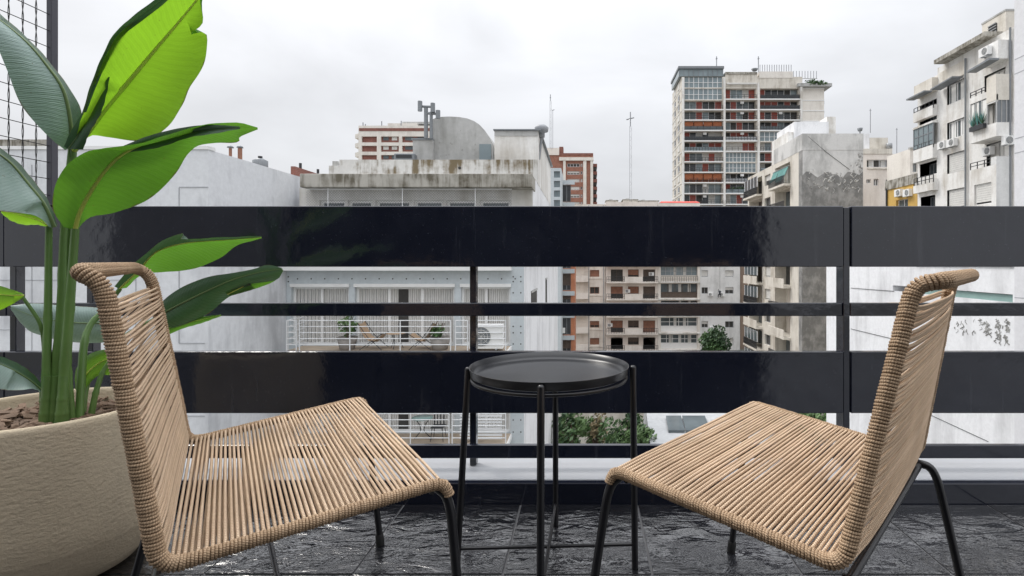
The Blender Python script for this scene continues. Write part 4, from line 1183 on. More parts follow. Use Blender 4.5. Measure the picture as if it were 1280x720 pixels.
# roof boxes on those blocks
for (px0, px1, y0, Yd, mt, lb) in ((758, 772, 249.5, 104, 'aged_beige', 'small beige roof box left of the antenna mast'), (779, 797, 248.5, 103, 'aged_beige', 'beige stair head on the roof under the antenna mast'), (799, 823, 250, 106, 'pale_cream', 'pale stair head on the roof left of the red roof')):
    o = thing('roof_stair_head', lb, 'roof box', (xa(px0, Yd), Yd, TOPZ), 'boxes on the low roofs'); m = MB()
    m.box((xa(px0, Yd), Yd, TOPZ - .2), (xa(px1, Yd), Yd + 4, za(y0 + 1.5, Yd)), mt); m.build('walls', o)
    m = MB(); m.box((xa(px0, Yd) - .15, Yd - .15, za(y0 + 1.5, Yd) + .002), (xa(px1, Yd) + .15, Yd + 4.1, za(y0 + .6, Yd)), 'weathered_concrete'); m.build('roof_slab', o)
    m = MB(); m.box((xa(px0 + 4, Yd), Yd + 1, za(y0 + .6, Yd) + .002), (xa(px0 + 8, Yd), Yd + 2.4, za(y0 - 1.2, Yd)), 'grey_concrete'); m.build('water_tank', o)
o = thing('red_roof', 'bright red roof hut in front of the tall tower', 'building', (xa(850, 110), 110, 10)); m = MB()
fbox(m, front_frame(110), xa(826, 110), xa(874, 110), -5, 0, 8, za(253.5, 110), 'red_sheet'); m.build('walls', o)
m = MB(); a_, b_ = xa(824, 110), xa(875, 110); z_ = za(253.5, 110) + .002
m.hexa([(a_, 109.8, z_), (b_, 109.8, z_), (b_, 115.2, z_), (a_, 115.2, z_), (a_ + .5, 110.5, z_ + .35), (b_ - .5, 110.5, z_ + .35), (b_ - .5, 114.5, z_ + .35), (a_ + .5, 114.5, z_ + .35)], 'red_sheet'); m.build('roof', o)

def small_person(P0, label):
    """a worker hanging on a rope, knees bent, one arm up"""
    me = bpy.data.meshes.new('person'); P0 = Vector(P0)
    V = [(0, 0, .92), (0, .02, 1.15), (0, .03, 1.38), (0, .02, 1.5), (0, 0, 1.64), (.19, 0, 1.40), (.27, .12, 1.2), (.18, .3, 1.3), (-.19, 0, 1.40), (-.25, .1, 1.62), (-.1, .08, 1.86), (.11, .02, .9), (.17, .34, .8), (.2, .3, .42), (.2, .42, .36), (-.11, .02, .9), (-.19, .30, .70), (-.2, .28, .3), (-.2, .4, .24)]
    Ed = [(0, 1), (1, 2), (2, 3), (3, 4), (2, 5), (5, 6), (6, 7), (2, 8), (8, 9), (9, 10), (0, 11), (11, 12), (12, 13), (13, 14), (0, 15), (15, 16), (16, 17), (17, 18)]
    me.from_pydata([Vector(v) - Vector((0, 0, 1)) for v in V], Ed, []); o = bpy.data.objects.new('person', me); COL.objects.link(o); o.location = P0
    me.materials.append(MATS['cloth_dark'])
    sk = o.modifiers.new('skin', 'SKIN'); rad = [.15, .15, .17, .07, .12, .075, .055, .045, .075, .055, .045, .11, .085, .06, .05, .11, .085, .06, .05]
    for v, r_ in zip(me.skin_vertices[0].data, rad): v.radius = (r_, r_)
    me.skin_vertices[0].data[0].use_root = True
    ss = o.modifiers.new('sub', 'SUBSURF'); ss.levels = 1; ss.render_levels = 1
    tag(o, label, 'person'); return o
pz = za(367, 96.4)
small_person((X97(898.5), 96.3, pz), 'worker in dark clothes hanging on a rope against the grey white block')
m = MB(); m.tube([(X97(898.5), 96.2, pz + .75), (X97(898.5), 96.5, TOPZ - .9)], .02, 'cable_black', 5); tag(m.build('work_rope'), 'thin rope holding the worker on the grey white block', 'rope')

# ------------------------------------------------------------------ tall tower
TYF = 145.0; fT = front_frame(TYF); TX0, TXR, TXE = xa(852, TYF), xa(1003, TYF), xa(1031, TYF)
tw = thing('apartment_tower', 'tall apartment tower with three columns of balconies and red panels', 'building', ((TX0 + TXE) / 2, TYF, GZ))
ys = [95, 110, 125, 138, 151, 164, 177, 190, 203, 216, 229, 242.5, 256, 269.5]
zs = [za(y, TYF) for y in ys]
tbays = ((855.5, 903, 0), (907, 945, 1), (950, 998.5, 2))
holes = []
for k in range(len(zs) - 1):
    for a, b, i in tbays:
        if k == 0 and i != 0: continue
        holes.append((xa(a, TYF), xa(b, TYF), zs[k + 1] + .12, zs[k] - .12, 1.5))
m = MB()
top1 = za(97, TYF)
shell(m, fT, TX0, TXR, GZ, za(96, TYF), 15, 'aged_beige', holes, side='aged_beige')
m.build('wall', tw)
m = MB(); fbox(m, fT, TXR + .002, TXE, -14, -.4, GZ, za(109, TYF), 'pale_cream'); m.build('side_wing', tw)
m = MB()
for y in ys[1:]: fbox(m, fT, TXR + .01, TXE + .01, -.398, -.3, za(y, TYF) - .12, za(y, TYF) + .12, 'white_paint')
m.build('floor_bands', tw)
rn = random.Random(21)
for k in range(len(zs) - 1):
    z0, z1 = zs[k + 1] + .12, zs[k] - .12
    for a, b, i in tbays:
        if k == 0 and i != 0: continue
        A, B = xa(a, TYF), xa(b, TYF)
        m = MB()
        glazed = (i == 0 and k in (0, 1)) or (i == 1 and k in (7, 8)) or (i == 2 and k == 5) or (i == 1 and k == 1 and False)
        if glazed:
            m.face([fT(A, -.3, z0), fT(B, -.3, z0), fT(B, -.3, z1), fT(A, -.3, z1)], 'blue_glass')
            for q in range(9):
                c = A + (B - A) * q / 8; fbox(m, fT, c - .07, c + .07, -.29, -.2, z0, z1, 'white_paint')
            for q in (.0, .45, .97): fbox(m, fT, A, B, -.285, -.18, z0 + (z1 - z0) * q, z0 + (z1 - z0) * q + .10, 'white_paint')
            m.build('glazed_balcony', tw)
            continue
        n = 6 if i != 1 else 5
        pat = [rn.choice(('dark_glass', 'mid_glass', 'red_panel', 'dark_glass', 'curtain', 'interior_shade', 'blue_glass', 'red_panel')) for _ in range(n)]
        if (i, k) in ((0, 4), (0, 9)): pat = ['orange_blind'] * n
        if (i, k) == (1, 6): pat = ['blind'] * 3 + ['red_panel'] * 2
        for q in range(n):
            c0, c1 = A + (B - A) * q / n, A + (B - A) * (q + 1) / n
            m.face([fT(c0, -1.49, z0), fT(c1, -1.49, z0), fT(c1, -1.49, z1), fT(c0, -1.49, z1)], pat[q])
            fbox(m, fT, c0 - .05, c0 + .05, -1.48, -1.40, z0, z1, 'white_metal' if q else 'grey_metal')
        if (i, k) in ((0, 4), (0, 9)):
            for q in range(4):
                c0 = A + (B - A) * q / 4 + .1; fbox(m, fT, c0, c0 + (B - A) / 4 - .25, -.2, -.1, z0 + .9, z1 - .1, 'orange_blind')
        m.build('balcony_windows', tw)
        m = MB(); fbox(m, fT, A - .3, B + .3, .003, .55, z0 - .20, z0 + .10, 'white_paint')
        if rn.random() < .38:
            fbox(m, fT, A, B, .40, .44, z0 + .1, z0 + 1.05, rn.choice(('mid_glass', 'dark_glass', 'blue_glass', 'grey_metal')))
        rails_mesh(m, fT, A, B, .48, z0 + .1, z0 + 1.15, 2, 'dark_metal', .05, .8 if rn.random() < .5 else 1.6)
        if rn.random() < .4: fbox(m, fT, A + (B - A) * .5, A + (B - A) * .5 + .9, -.6, -.2, z1 - .75, z1 - .15, 'white_paint')
        if (i, k) in ((1, 10),): foliage(m, fT((A + B) / 2, .1, z0 + 1.0), (3.6, .5, .9), 260, .3, ['foliage_a', 'foliage_c'], 5, clumps=14)
        m.build('balcony', tw)
# columns of the facade and side windows
m = MB()
for px in (853.6, 905, 947.5, 1000.7): fbox(m, fT, xa(px - 1.3, TYF), xa(px + 1.3, TYF), .003, .62, GZ, za(98 if px < 940 else 104, TYF), 'aged_white')
m.build('pillars', tw)
fTs = frame((TX0, TYF), (0, 1), (-1, 0)); 
for k in range(len(zs) - 1):
    m = MB()
    for a in (3, 9):
        fbox(m, fTs, a, a + 2.4, .003, .1, zs[k + 1] + .9, zs[k + 1] + 2.3, 'dark_glass' if (k + a) % 3 else 'blind')
        fbox(m, fTs, a - .1, a + 2.5, .003, .2, zs[k + 1] + .75, zs[k + 1] + .88, 'white_paint')
    fbox(m, fTs, .2, 15, .003, .12, zs[k + 1] - .1, zs[k + 1] + .1, 'white_paint')
    m.build('side_windows', tw)
# top: dark glazed penthouse, middle parapet, terrace glass, roof boxes
m = MB(); fbox(m, fT, xa(848.5, TYF), xa(904, TYF), -12, .1, za(95.5, TYF), za(86.5, TYF), 'blue_glass'); fbox(m, fT, xa(847.5, TYF), xa(904.5, TYF), -12.3, .6, za(86.5, TYF) + .002, za(83.5, TYF), 'antenna_grey')
for q in range(10): 
    c = xa(848.5 + q * 6, TYF); fbox(m, fT, c, c + .12, .103, .18, za(95, TYF), za(86.6, TYF), 'antenna_grey')
m.build('penthouse', tw)
m = MB(); fbox(m, fT, xa(906.5, TYF), xa(946.5, TYF), -8, .1, za(108, TYF), za(90, TYF), 'aged_beige'); fbox(m, fT, xa(949, TYF), xa(991, TYF), -8, .1, za(97.5, TYF), za(89.5, TYF), 'pale_cream')
fbox(m, fT, xa(907, TYF), xa(946, TYF), .102, .3, za(93, TYF), za(90.5, TYF), 'weathered_concrete'); fbox(m, fT, xa(908, TYF), xa(945, TYF), .102, .5, za(106, TYF), za(104, TYF), 'blind'); m.build('parapet', tw)
m = MB()
for q in range(14): fbox(m, fT, xa(950 + q * 3, TYF), xa(950.7 + q * 3, TYF), -.3, -.2, za(89.4, TYF), za(80.5, TYF), 'mast_grey')
for q in range(9): fbox(m, fT, xa(993 + q * 3.6, TYF), xa(993.6 + q * 3.6, TYF), -.8, -.7, za(97, TYF), za(87.5, TYF), 'mast_grey')
fbox(m, fT, xa(993, TYF), xa(1023, TYF), -.8, -.7, za(97.3, TYF), za(96.6, TYF), 'grey_concrete'); m.build('terrace_glazing', tw)
m = MB(); fbox(m, fT, TXR - 1.5, TXE + 1.6, -13, .8, za(109, TYF) + .002, za(105, TYF), 'grey_concrete')
for k in range(1, 6): fbox(m, fT, TXE - .5, TXE + 1.2, -9, -3, zs[k + 1] - .2, zs[k + 1] + 1.0, 'antenna_grey' if k % 2 else 'grey_concrete')
m.build('side_balconies', tw)
m = MB(); foliage(m, fT(TXR + 3.5, .6, za(104, TYF)), (3.4, .6, .8), 420, .3, ['foliage_a', 'foliage_c'], 9, clumps=18); m.build('roof_planting', tw)
m = MB(); p_ = fT(xa(943, TYF), .2, za(88, TYF)); m.lathe([(.001, -.4), (.6, -.2), (.9, .3), (.001, .1)], p_, 'antenna_grey', 16); m.build('dish', tw)
for i, (px, y0, y1, lb) in enumerate(((898, 67, 84, 'short antenna pole above the glazed penthouse of the tower'), (951, 67, 90, 'short antenna pole at the middle of the tower roof'))):
    o = thing('antenna_pole', lb, 'antenna', (xa(px, TYF), TYF + 2, za(y1, TYF)), 'poles on the tower roof'); m = MB()
    m.tube([(xa(px, TYF), TYF + 2, za(y1, TYF)), (xa(px, TYF), TYF + 2, za(y0, TYF))], .13, 'mast_grey', 6); m.build('pole', o)
    m = MB(); m.tube([(xa(px - 1, TYF), TYF + 2, za(y0 + 3, TYF)), (xa(px + 1, TYF), TYF + 2, za(y0 + 2.5, TYF))], .16, 'mast_grey', 6); m.build('aerial', o)

# ------------------------------------------------------------------ far left: red and white banded block, brick tower
YC = 160.0; fC = front_frame(YC)
o = thing('banded_apartment_block', 'far apartment block with red and white bands behind the concrete roof', 'building', (xa(487, YC), YC, GZ))
m = MB(); hs = []
for k in range(9):
    yb = 170.5 + 11.6 * k
    for a, b in ((452, 471), (476, 498.5), (502.5, 535)): hs.append((xa(a, YC), xa(b, YC), za(yb + 7.5, YC), za(yb, YC), .6))
shell(m, fC, xa(448, YC), xa(545, YC), GZ, za(157, YC), 15, 'pale_cream', hs); m.build('wall', o)
rn = random.Random(4)
for h_ in hs:
    m = MB(); A, B, z0, z1 = h_[:4]
    m.face([fC(A, -.59, z0), fC(B, -.59, z0), fC(B, -.59, z1), fC(A, -.59, z1)], 'brick_dark')
    if A > xa(475, YC):
        for q in range(2):
            c = A + (B - A) * (.1 + .48 * q); fbox(m, fC, c, c + (B - A) * .3, -.58, -.5, z0 + .7, z1 - .1, rn.choice(('mid_glass', 'blind', 'dark_glass')))
    m.build('window_band', o)
m = MB(); fbox(m, fC, xa(449, YC), xa(545, YC), .003, .1, za(163.8, YC), za(160.2, YC), 'brick_dark'); m.build('red_band', o)
for k in range(4):
    m = MB(); yb = 167 + 11.6 * k
    m.prism([(xa(449, YC), za(yb + 4, YC)), (xa(449, YC), za(yb - 2, YC)), (xa(442, YC), za(yb, YC)), (xa(442, YC), za(yb + 5, YC))], fC, -1, -7, 'pale_cream'); m.build('side_balcony', o)
m = MB(); fbox(m, fC, xa(483, YC), xa(520, YC), -10, -1, za(157, YC) + .002, za(153, YC), 'pale_cream'); fbox(m, fC, xa(500, YC), xa(540, YC), -9, -2, za(153, YC) + .002, za(150, YC), 'grey_concrete'); m.build('roof_boxes', o)
m = MB(); [m.tube([fC(xa(px, YC), -1, za(157, YC)), fC(xa(px, YC), -1, za(y, YC))], .16, 'mast_grey', 5) for px, y in ((452, 152), (475.5, 150.5), (500, 150), (455, 154))]; m.build('roof_poles', o)

YD = 190.0; fD = front_frame(YD)
o = thing('brick_tower', 'far red brick apartment tower with pale vertical stripes', 'building', (xa(716, YD), YD, GZ))
m = MB(); hs = []
for k in range(10):
    yb = 204.5 + 9.6 * k
    hs += [(xa(709, YD), xa(724.5, YD), za(yb + 4.2, YD), za(yb, YD)), (xa(685, YD), xa(690, YD), za(yb + 4.5, YD), za(yb, YD)), (xa(725.8, YD), xa(728, YD), za(yb + 4, YD), za(yb, YD))]
shell(m, fD, xa(660, YD), xa(741.5, YD), GZ, za(194, YD), 22, 'brick', hs, side='brick_dark'); m.build('wall', o)
rn = random.Random(14)
for h_ in hs: win(o, fD, *h_, .3, 'interior_shade', 'white_metal', 3 if h_[1] - h_[0] > 3 else 0, 0, .14, blind=rn.choice((0, 0, .5, .8)), bm='blind')
m = MB()
for a, b in ((704, 707.2), (729, 733), (738, 741.3)): fbox(m, fD, xa(a, YD), xa(b, YD), .003, .5, GZ, za(201, YD), 'pale_cream')
fbox(m, fD, xa(699, YD), xa(742, YD), .003, .7, za(201, YD) + .002, za(197, YD), 'pale_cream'); fbox(m, fD, xa(699, YD), xa(741.5, YD), -6, .2, za(194, YD) + .002, za(191.5, YD), 'brick_dark'); m.build('pale_trim', o)
m = MB(); fbox(m, fD, xa(676, YD), xa(699, YD), -10, .3, za(194, YD) + .003, za(185, YD), 'pinkish_cream'); fbox(m, fD, xa(699, YD), xa(704, YD), -4, -.5, za(191.5, YD) + .002, za(183, YD), 'brick_dark'); m.build('penthouse', o)
for k in range(9):
    m = MB(); yb = 203 + 9.6 * k; fbox(m, fD, xa(741.6, YD), xa(746.5, YD), -12, -1, za(yb + 5, YD), za(yb + 1, YD), 'brick_dark'); fbox(m, fD, xa(741.6, YD), xa(745.8, YD), -12, -1.2, za(yb + 9.4, YD), za(yb + 5.1, YD), 'interior_shade'); m.build('side_balcony', o)
o = thing('blue_grey_building', 'low blue grey building squeezed between concrete block and brick tower', 'building', (xa(694, 70), 70, GZ)); f7 = front_frame(70)
m = MB(); hs = [(xa(692.5, 70), xa(700, 70), za(222 + 12 * k, 70), za(214 + 12 * k, 70)) for k in range(6)]
shell(m, f7, xa(684, 70), xa(701.5, 70), GZ, za(210, 70), 8, 'cool_concrete', hs); m.build('wall', o)
for h_ in hs: win(o, f7, *h_, .3, 'blue_glass', 'antenna_grey', 1, 0, .05)

# ------------------------------------------------------------------ stained concrete building with awning
YH = 60.0; XH = xa(1003, YH); fH = front_frame(YH); fHs = frame((XH, YH), (0, 1), (-1, 0))
hb = thing('stained_concrete_building', 'grey stained concrete building with blank party wall and green awning', 'building', (XH + 3, YH, GZ))
zH = za(167, YH)
HL = [-14.2 + 3.0 * k for k in range(10)]
holes = []
for k, z in enumerate(HL[:-1]):
    holes += [(3.6, 8.6, z + .15, z + 2.7, 1.4), (10.3, 12.6, z + 1.0, z + 2.4, .3), (13.6, 19.3, z + .15, z + 2.6, 1.4)]
m = MB(); shell(m, fHs, 0, 20, GZ, 13.1, 6.7, 'aged_beige', holes, side='party_wall'); m.build('wall', hb)
m = MB(); m.box((XH - .02, YH - .03, 13.102), (XH + 6.72, YH + 9, zH), 'party_wall'); fbox(m, fHs, -.03, .9, .003, .05, GZ, 13.1, 'bare_party_wall'); m.build('upper_wall', hb)
rn = random.Random(31)
top = [(XH + .02, za(219, YH))]
for k in range(1, 16): top.append((XH + 6.68 * k / 16, za(219 - 2.5 * math.sin(k * 1.1) + rn.uniform(-2.4, 2.4) - k * .1, YH)))
top.append((XH + 6.68, za(214, YH)))
m = MB(); m.prism([(XH + .02, GZ + .1)] + [(XH + 6.68, GZ + .1)] + top[::-1], fH, .012, .004, 'bare_party_wall'); m.build('bare_render', hb)
m = MB()
for k in range(60):
    X = XH + rn.uniform(.3, 6.3); z = za(rn.uniform(214, 236), YH)
    pts = [fH(X, .016, z)]
    for q in range(rn.randint(2, 4)): pts.append(pts[-1] + Vector((rn.uniform(-.28, .28), 0, rn.uniform(-.3, .22))))
    m.tube(pts, rn.uniform(.015, .05), rn.choice(('blind', 'blind', 'stain_black')), 4)
for k in range(34):
    X = XH + 6.68 - abs(rn.gauss(0, .45)); z = za(rn.uniform(190, 214), YH); m.tube([fH(min(X, XH + 6.6), .016, z), fH(min(X + rn.uniform(-.2, .1), XH + 6.6), .016, z + rn.uniform(-.35, .2))], rn.uniform(.02, .07), 'stain_black', 4)
m.build('peeling_patches', hb)
m = MB(); m.tube([fH(XH + .6, .02, zH - .3), fH(XH + 2.6, .03, za(190, YH)), fH(XH + 5.2, .02, za(212, YH))], .022, 'cable_black', 5); m.build('wall_cable', hb)
for h_ in holes:
    if h_[4] < 1: win(hb, fHs, *h_[:4], .3, 'interior_shade', 'grey_metal', 1, 0, .08, blind=rn.choice((0, .5, .9)), bm='blind')
    else:
        A, B, z0, z1 = h_[:4]; m = MB(); n = 4
        for q in range(n):
            c0, c1 = A + (B - A) * q / n, A + (B - A) * (q + 1) / n
            m.face([fHs(c0, -1.39, z0), fHs(c1, -1.39, z0), fHs(c1, -1.39, z1), fHs(c0, -1.39, z1)], rn.choice(('interior_shade', 'dark_glass', 'mid_glass', 'cream_wall', 'shutter_dark')))
        m.build('balcony_windows', hb)
        m = MB(); fbox(m, fHs, A - .2, B + .2, .003, .85, z0 - .28, z0 - .02, 'aged_beige')
        if rn.random() < .4: fbox(m, fHs, A - .1, B + .1, .72, .84, z0 - .018, z0 + .85, 'aged_beige')
        else: rails_mesh(m, fHs, A - .1, B + .1, .78, z0 - .018, z0 + .95, 2, 'dark_metal', .03, .25)
        if A > 10 and rn.random() < .5:
            for q in range(5): fbox(m, fHs, A + (B - A) * q / 4 - .05, A + (B - A) * q / 4 + .05, .6, .7, z0 + .96, z1, 'white_metal')
            fbox(m, fHs, A, B, .6, .64, z0 + .96, z1, 'mid_glass')
        m.build('balcony', hb)
aw = thing('green_awning', 'faded green canvas awning over a balcony of the stained concrete building', 'awning', (XH - 1, YH + 6, 9.6)); m = MB()
for q in range(5):
    a0_, a1_ = 3.6 + q * 1.02, 3.6 + (q + 1) * 1.02 - .04; dz = rn.uniform(-.35, .25)
    m.hexa([fHs(a0_, .7, 10.6 + dz), fHs(a1_, .7, 10.6 + dz * .7), fHs(a1_, .66, 10.58 + dz * .7), fHs(a0_, .66, 10.58 + dz), fHs(a0_, .2, 11.95), fHs(a1_, .2, 11.95), fHs(a1_, .16, 11.95), fHs(a0_, .16, 11.95)], 'teal_awning')
m.build('canvas', aw); m = MB(); m.tube([fHs(3.4, .2, 12.0), fHs(8.9, .2, 12.0)], .05, 'grey_metal', 6); m.build('roller', aw)
o = thing('roof_terrace_house', 'white roof house with chimney block above the blank party wall', 'building', (xa(1020, 66), 66, 13)); m = MB()
m.box((xa(993, 66), 66, 11), (xa(1036, 66), 72, za(152, 66)), 'white_render'); m.build('walls', o)
m = MB(); m.box((xa(1036, 66) + .01, 66.5, 11), (xa(1047, 66), 70, za(144.5, 66)), 'aged_white'); m.build('chimney', o)
m = MB(); m.box((xa(986, 66), 66.3, 10), (xa(993, 66) - .01, 72, za(164, 66)), 'aged_white'); m.build('lean_to', o)
o = thing('roof_floodlight', 'small floodlight on a stalk at the right end of the blank party wall', 'lamp', at(1075, 167, 61)); m = MB()
m.tube([at(1075, 167.2, 61), at(1075, 163.5, 61)], .06, 'antenna_grey', 6); m.build('stalk', o)
m = MB(); p_ = at(1075, 162.5, 61); m.lathe([(.001, -.12), (.22, -.12), (.3, .2), (.001, .2)], p_, 'antenna_grey', 10); m.build('lamp_head', o)

# ------------------------------------------------------------------ cream low buildings and the yellow house
YM = 75.0; fM = front_frame(YM)
o = thing('cream_low_building', 'cream low building with a row of windows behind the yellow house', 'building', (xa(1110, YM), YM, GZ)); m = MB()
hs = [(xa(1083.5, YM), xa(1117, YM), za(209, YM), za(199.5, YM)), (xa(1123.5, YM), xa(1133.5, YM), za(209, YM), za(201, YM)), (xa(1083, YM), xa(1088.5, YM), za(229, YM), za(224, YM)), (xa(1092, YM), xa(1098, YM), za(232, YM), za(223.5, YM)), (xa(1107, YM), xa(1116, YM), za(234, YM), za(224, YM))]
shell(m, fM, xa(1072, YM), xa(1137, YM), GZ, za(192.5, YM), 8, 'pinkish_cream', hs); m.build('wall', o)
for h_ in hs: win(o, fM, *h_, .3, 'interior_shade', 'white_metal', 3 if h_[1] - h_[0] > 3 else 1, 0, .07, curt=[(.1, .3), (.55, .72)])
m = MB(); fbox(m, fM, xa(1072, YM), xa(1115, YM), -7, .1, za(192.5, YM) + .002, za(186, YM), 'aged_beige'); fbox(m, fM, xa(1092, YM), xa(1115, YM), -5, -1, za(186, YM) + .002, za(170, YM), 'aged_beige'); fbox(m, fM, xa(1083, YM), xa(1091.7, YM), -4, -1, za(186, YM) + .002, za(165, YM), 'white_render'); m.build('roof_rooms', o)
m = MB(); fbox(m, fM, xa(1084, YM), xa(1136, YM), .003, .14, za(211.5, YM), za(209.8, YM), 'aged_beige'); m.tube([fM(xa(1137, YM) - .3, .12, GZ), fM(xa(1137, YM) - .3, .12, za(193, YM))], .06, 'dark_metal', 6); m.build('sill_band', o)
m = MB(); p_ = fM(xa(1114, YM), -.5, za(182, YM)); m.lathe([(.001, -.3), (.4, -.3), (.4, .4), (.2, .5), (.001, .5)], p_, 'grey_metal', 14); m.build('water_tank', o)
o = thing('cream_step_house', 'pale stepped house squeezed between cream building and balcony facade', 'building', (xa(1140, 66), 66, GZ)); f6 = front_frame(66); m = MB()
shell(m, f6, xa(1137.5, 66), xa(1160, 66), GZ, za(186, 66), 5, 'pale_cream', [(xa(1141, 66), xa(1147, 66), za(215, 66), za(203, 66))]); m.build('wall', o)
win(o, f6, xa(1141, 66), xa(1147, 66), za(215, 66), za(203, 66), .3, 'mid_glass', 'white_metal', 1)
m = MB(); fbox(m, f6, xa(1137, 66), xa(1160, 66), -.3, .2, za(186, 66) + .002, za(184, 66), 'grey_concrete'); m.build('coping', o)
for (px, Yd, y0, y1, lb) in ((1088, 74, 136, 166, 'thin bare aerial pole on the white roof room of cream building'), (1121, 77, 160, 193, 'short aerial pole over the right part of the cream building')):
    o = thing('aerial_pole', lb, 'antenna', (xa(px, Yd), Yd, za(y1, Yd)), 'aerial poles on the low roofs'); m = MB(); m.tube([(xa(px, Yd), Yd, za(y1, Yd)), (xa(px, Yd), Yd, za(y0, Yd))], .05, 'mast_grey', 5); m.build('pole', o)
    m = MB(); m.tube([(xa(px - 1.2, Yd), Yd, za(y0 + 2, Yd)), (xa(px + 1.2, Yd), Yd, za(y0 + 2, Yd))], .04, 'mast_grey', 5); m.build('aerial', o)

KX = 29.6
def KP(px, py):
    Y = F * KX / (px - CX); return Y, H - (py - CY) / F * Y
fK = frame((KX, 0), (0, 1), (-1, 0))
yh = thing('yellow_house', 'yellow painted house with grey roof wall next to the aged balcony facade', 'building', (KX, 51, GZ))
Yk0, Yk1 = KP(1147, 0)[0], KP(1108, 0)[0]
wh = [(KP(1135, 0)[0], KP(1120, 0)[0], KP(1128, 262)[1], KP(1128, 249)[1])]
m = MB(); shell(m, fK, Yk0 + .02, Yk1, GZ, KP(1108, 238)[1], 8, 'yellow_wall', wh); m.build('wall', yh)
m = MB(); fbox(m, fK, Yk0 + .02, Yk1 + .1, -.4, .1, KP(1108, 238)[1] + .002, KP(1108, 230)[1] + .25, 'weathered_concrete'); m.build('parapet', yh)
win(yh, fK, *wh[0], .3, 'mid_glass', 'white_paint', 1)
m = MB(); m.tube([fK(Yk1 - .2, .1, GZ), fK(Yk1 - .2, .1, KP(1108, 236)[1])], .08, 'dark_metal', 6); m.build('drain_pipe', yh)
for i, (px, lb) in enumerate(((1126, 'air conditioner on the yellow house, farther one'), (1137, 'air conditioner on the yellow house, nearer one'))):
    ac_unit(fK, KP(px, 0)[0], KP(px, 245.5)[1], .01, lb, .95, .65, .35)

# ------------------------------------------------------------------ aged white balcony facade on the right (seen along its length)
kb = thing('aged_balcony_building', 'aged white apartment building with projecting balconies rising at the right edge', 'building', (KX, 43, GZ))
KY0, KY1 = F * KX / (1267 - CX), F * KX / (1147 - CX)
fy = lambda px: F * KX / (px - CX)
KL = {}
FH = 2.86
kz = lambda px, py: KP(px, py)[1]
b1, b2, b3 = fy(1172), fy(1206), fy(1209)   # balcony bay | window bay | pipe | near bay
win_rows = [(1195, 102, 127), (1195, 150, 172), (1195, 190.5, 215), (1195, 236, 262), (1195, 281, 303), (1195, 325, 347)]
holes = []
for px, y0, y1 in win_rows: holes.append((fy(1205.3), fy(1184), kz(px, y1), kz(px, y0), .22))
near = []
for px, y0, y1 in near: holes.append((fy(1242), fy(1219.5), kz(px, y1), kz(px, y0), .22))
bal = [(fy(1171), fy(1150), kz(1160, 153 + 0), kz(1160, 128)), (fy(1171), fy(1150), kz(1160, 219), kz(1160, 203)), (fy(1169), fy(1151), kz(1160, 263), kz(1160, 245))]
holes += [(a, b, c, d, .9) for a, b, c, d in bal]
nb = [(38.3, 40.0, 7.6, 9.4, .3), (38.0, 40.3, 9.8, 12.3, .3), (38.2, 40.2, 12.7, 14.5, .3)]
holes += nb
ztop = kz(1200, 70)
m = MB(); shell(m, fK, KY0, fy(1172), GZ, ztop, 9, 'aged_white', holes, side='aged_white'); shell(m, fK, fy(1172) + .002, KY1, GZ, kz(1160, 100), 8, 'aged_white', holes, side='aged_white'); m.build('wall', kb)
for i in range(6):
    h_ = holes[i]
    if i in (0, 1): win(kb, fK, *h_[:4], .22, 'mid_glass', 'white_paint', 1 if i == 0 else 3, 0, .08, curt=[(.05, .35), (.62, .9)])
    else: win(kb, fK, *h_[:4], .22, 'interior_shade', 'white_paint', 0, 0, .06, blind=(.98 if i != 3 else .85))
for i in (): win(kb, fK, *holes[i][:4], .22, 'interior_shade', 'white_paint', 0, 0, .06, blind=.86)
for (a, b, c, d) in bal: win(kb, fK, a, b, c, d, .9, 'mid_glass', 'grey_metal', 3, 0, .08, curt=[(.1, .35)])
for h_ in nb: win(kb, fK, h_[0], h_[1], h_[2], h_[3], .3, 'mid_glass', 'blind', 3, 0, .10, curt=[(.0, .45), (.5, .95)])
m = MB(); fbox(m, fK, KY0 + 1.5, fy(1181) , -.8, .9, ztop + .002, ztop + .32, 'weathered_concrete'); m.build('eaves', kb)
m = MB(); z_ = kz(1245, 52); m.box((KX + .4, 38.7, ztop + .05), (KX + 6, 41.0, 18.65), 'aged_beige'); m.box((KX + .36, 38.66, 18.652), (KX + 6.1, 41.05, 18.78), 'grey_concrete'); m.build('roof_room', kb)
m = MB(); fR = frame((KX + .4, 0), (0, 1), (-1, 0)); fbox(m, fR, 39.5, 40.3, .004, .05, 17.35, 18.15, 'interior_shade'); [fbox(m, fR, 39.5, 40.3, .052, .1, 17.35 + .2 * q, 17.41 + .2 * q, 'grey_metal') for q in range(5)]; m.build('louvred_window', kb)
m = MB(); m.tube([fK(fy(1209), .14, GZ), fK(fy(1209), .14, kz(1209, 73))], .07, 'antenna_grey', 8); m.tube([fK(KY0 + .12, .14, GZ), fK(KY0 + .12, .14, ztop)], .07, 'antenna_grey', 8); m.build('drain_pipe', kb)
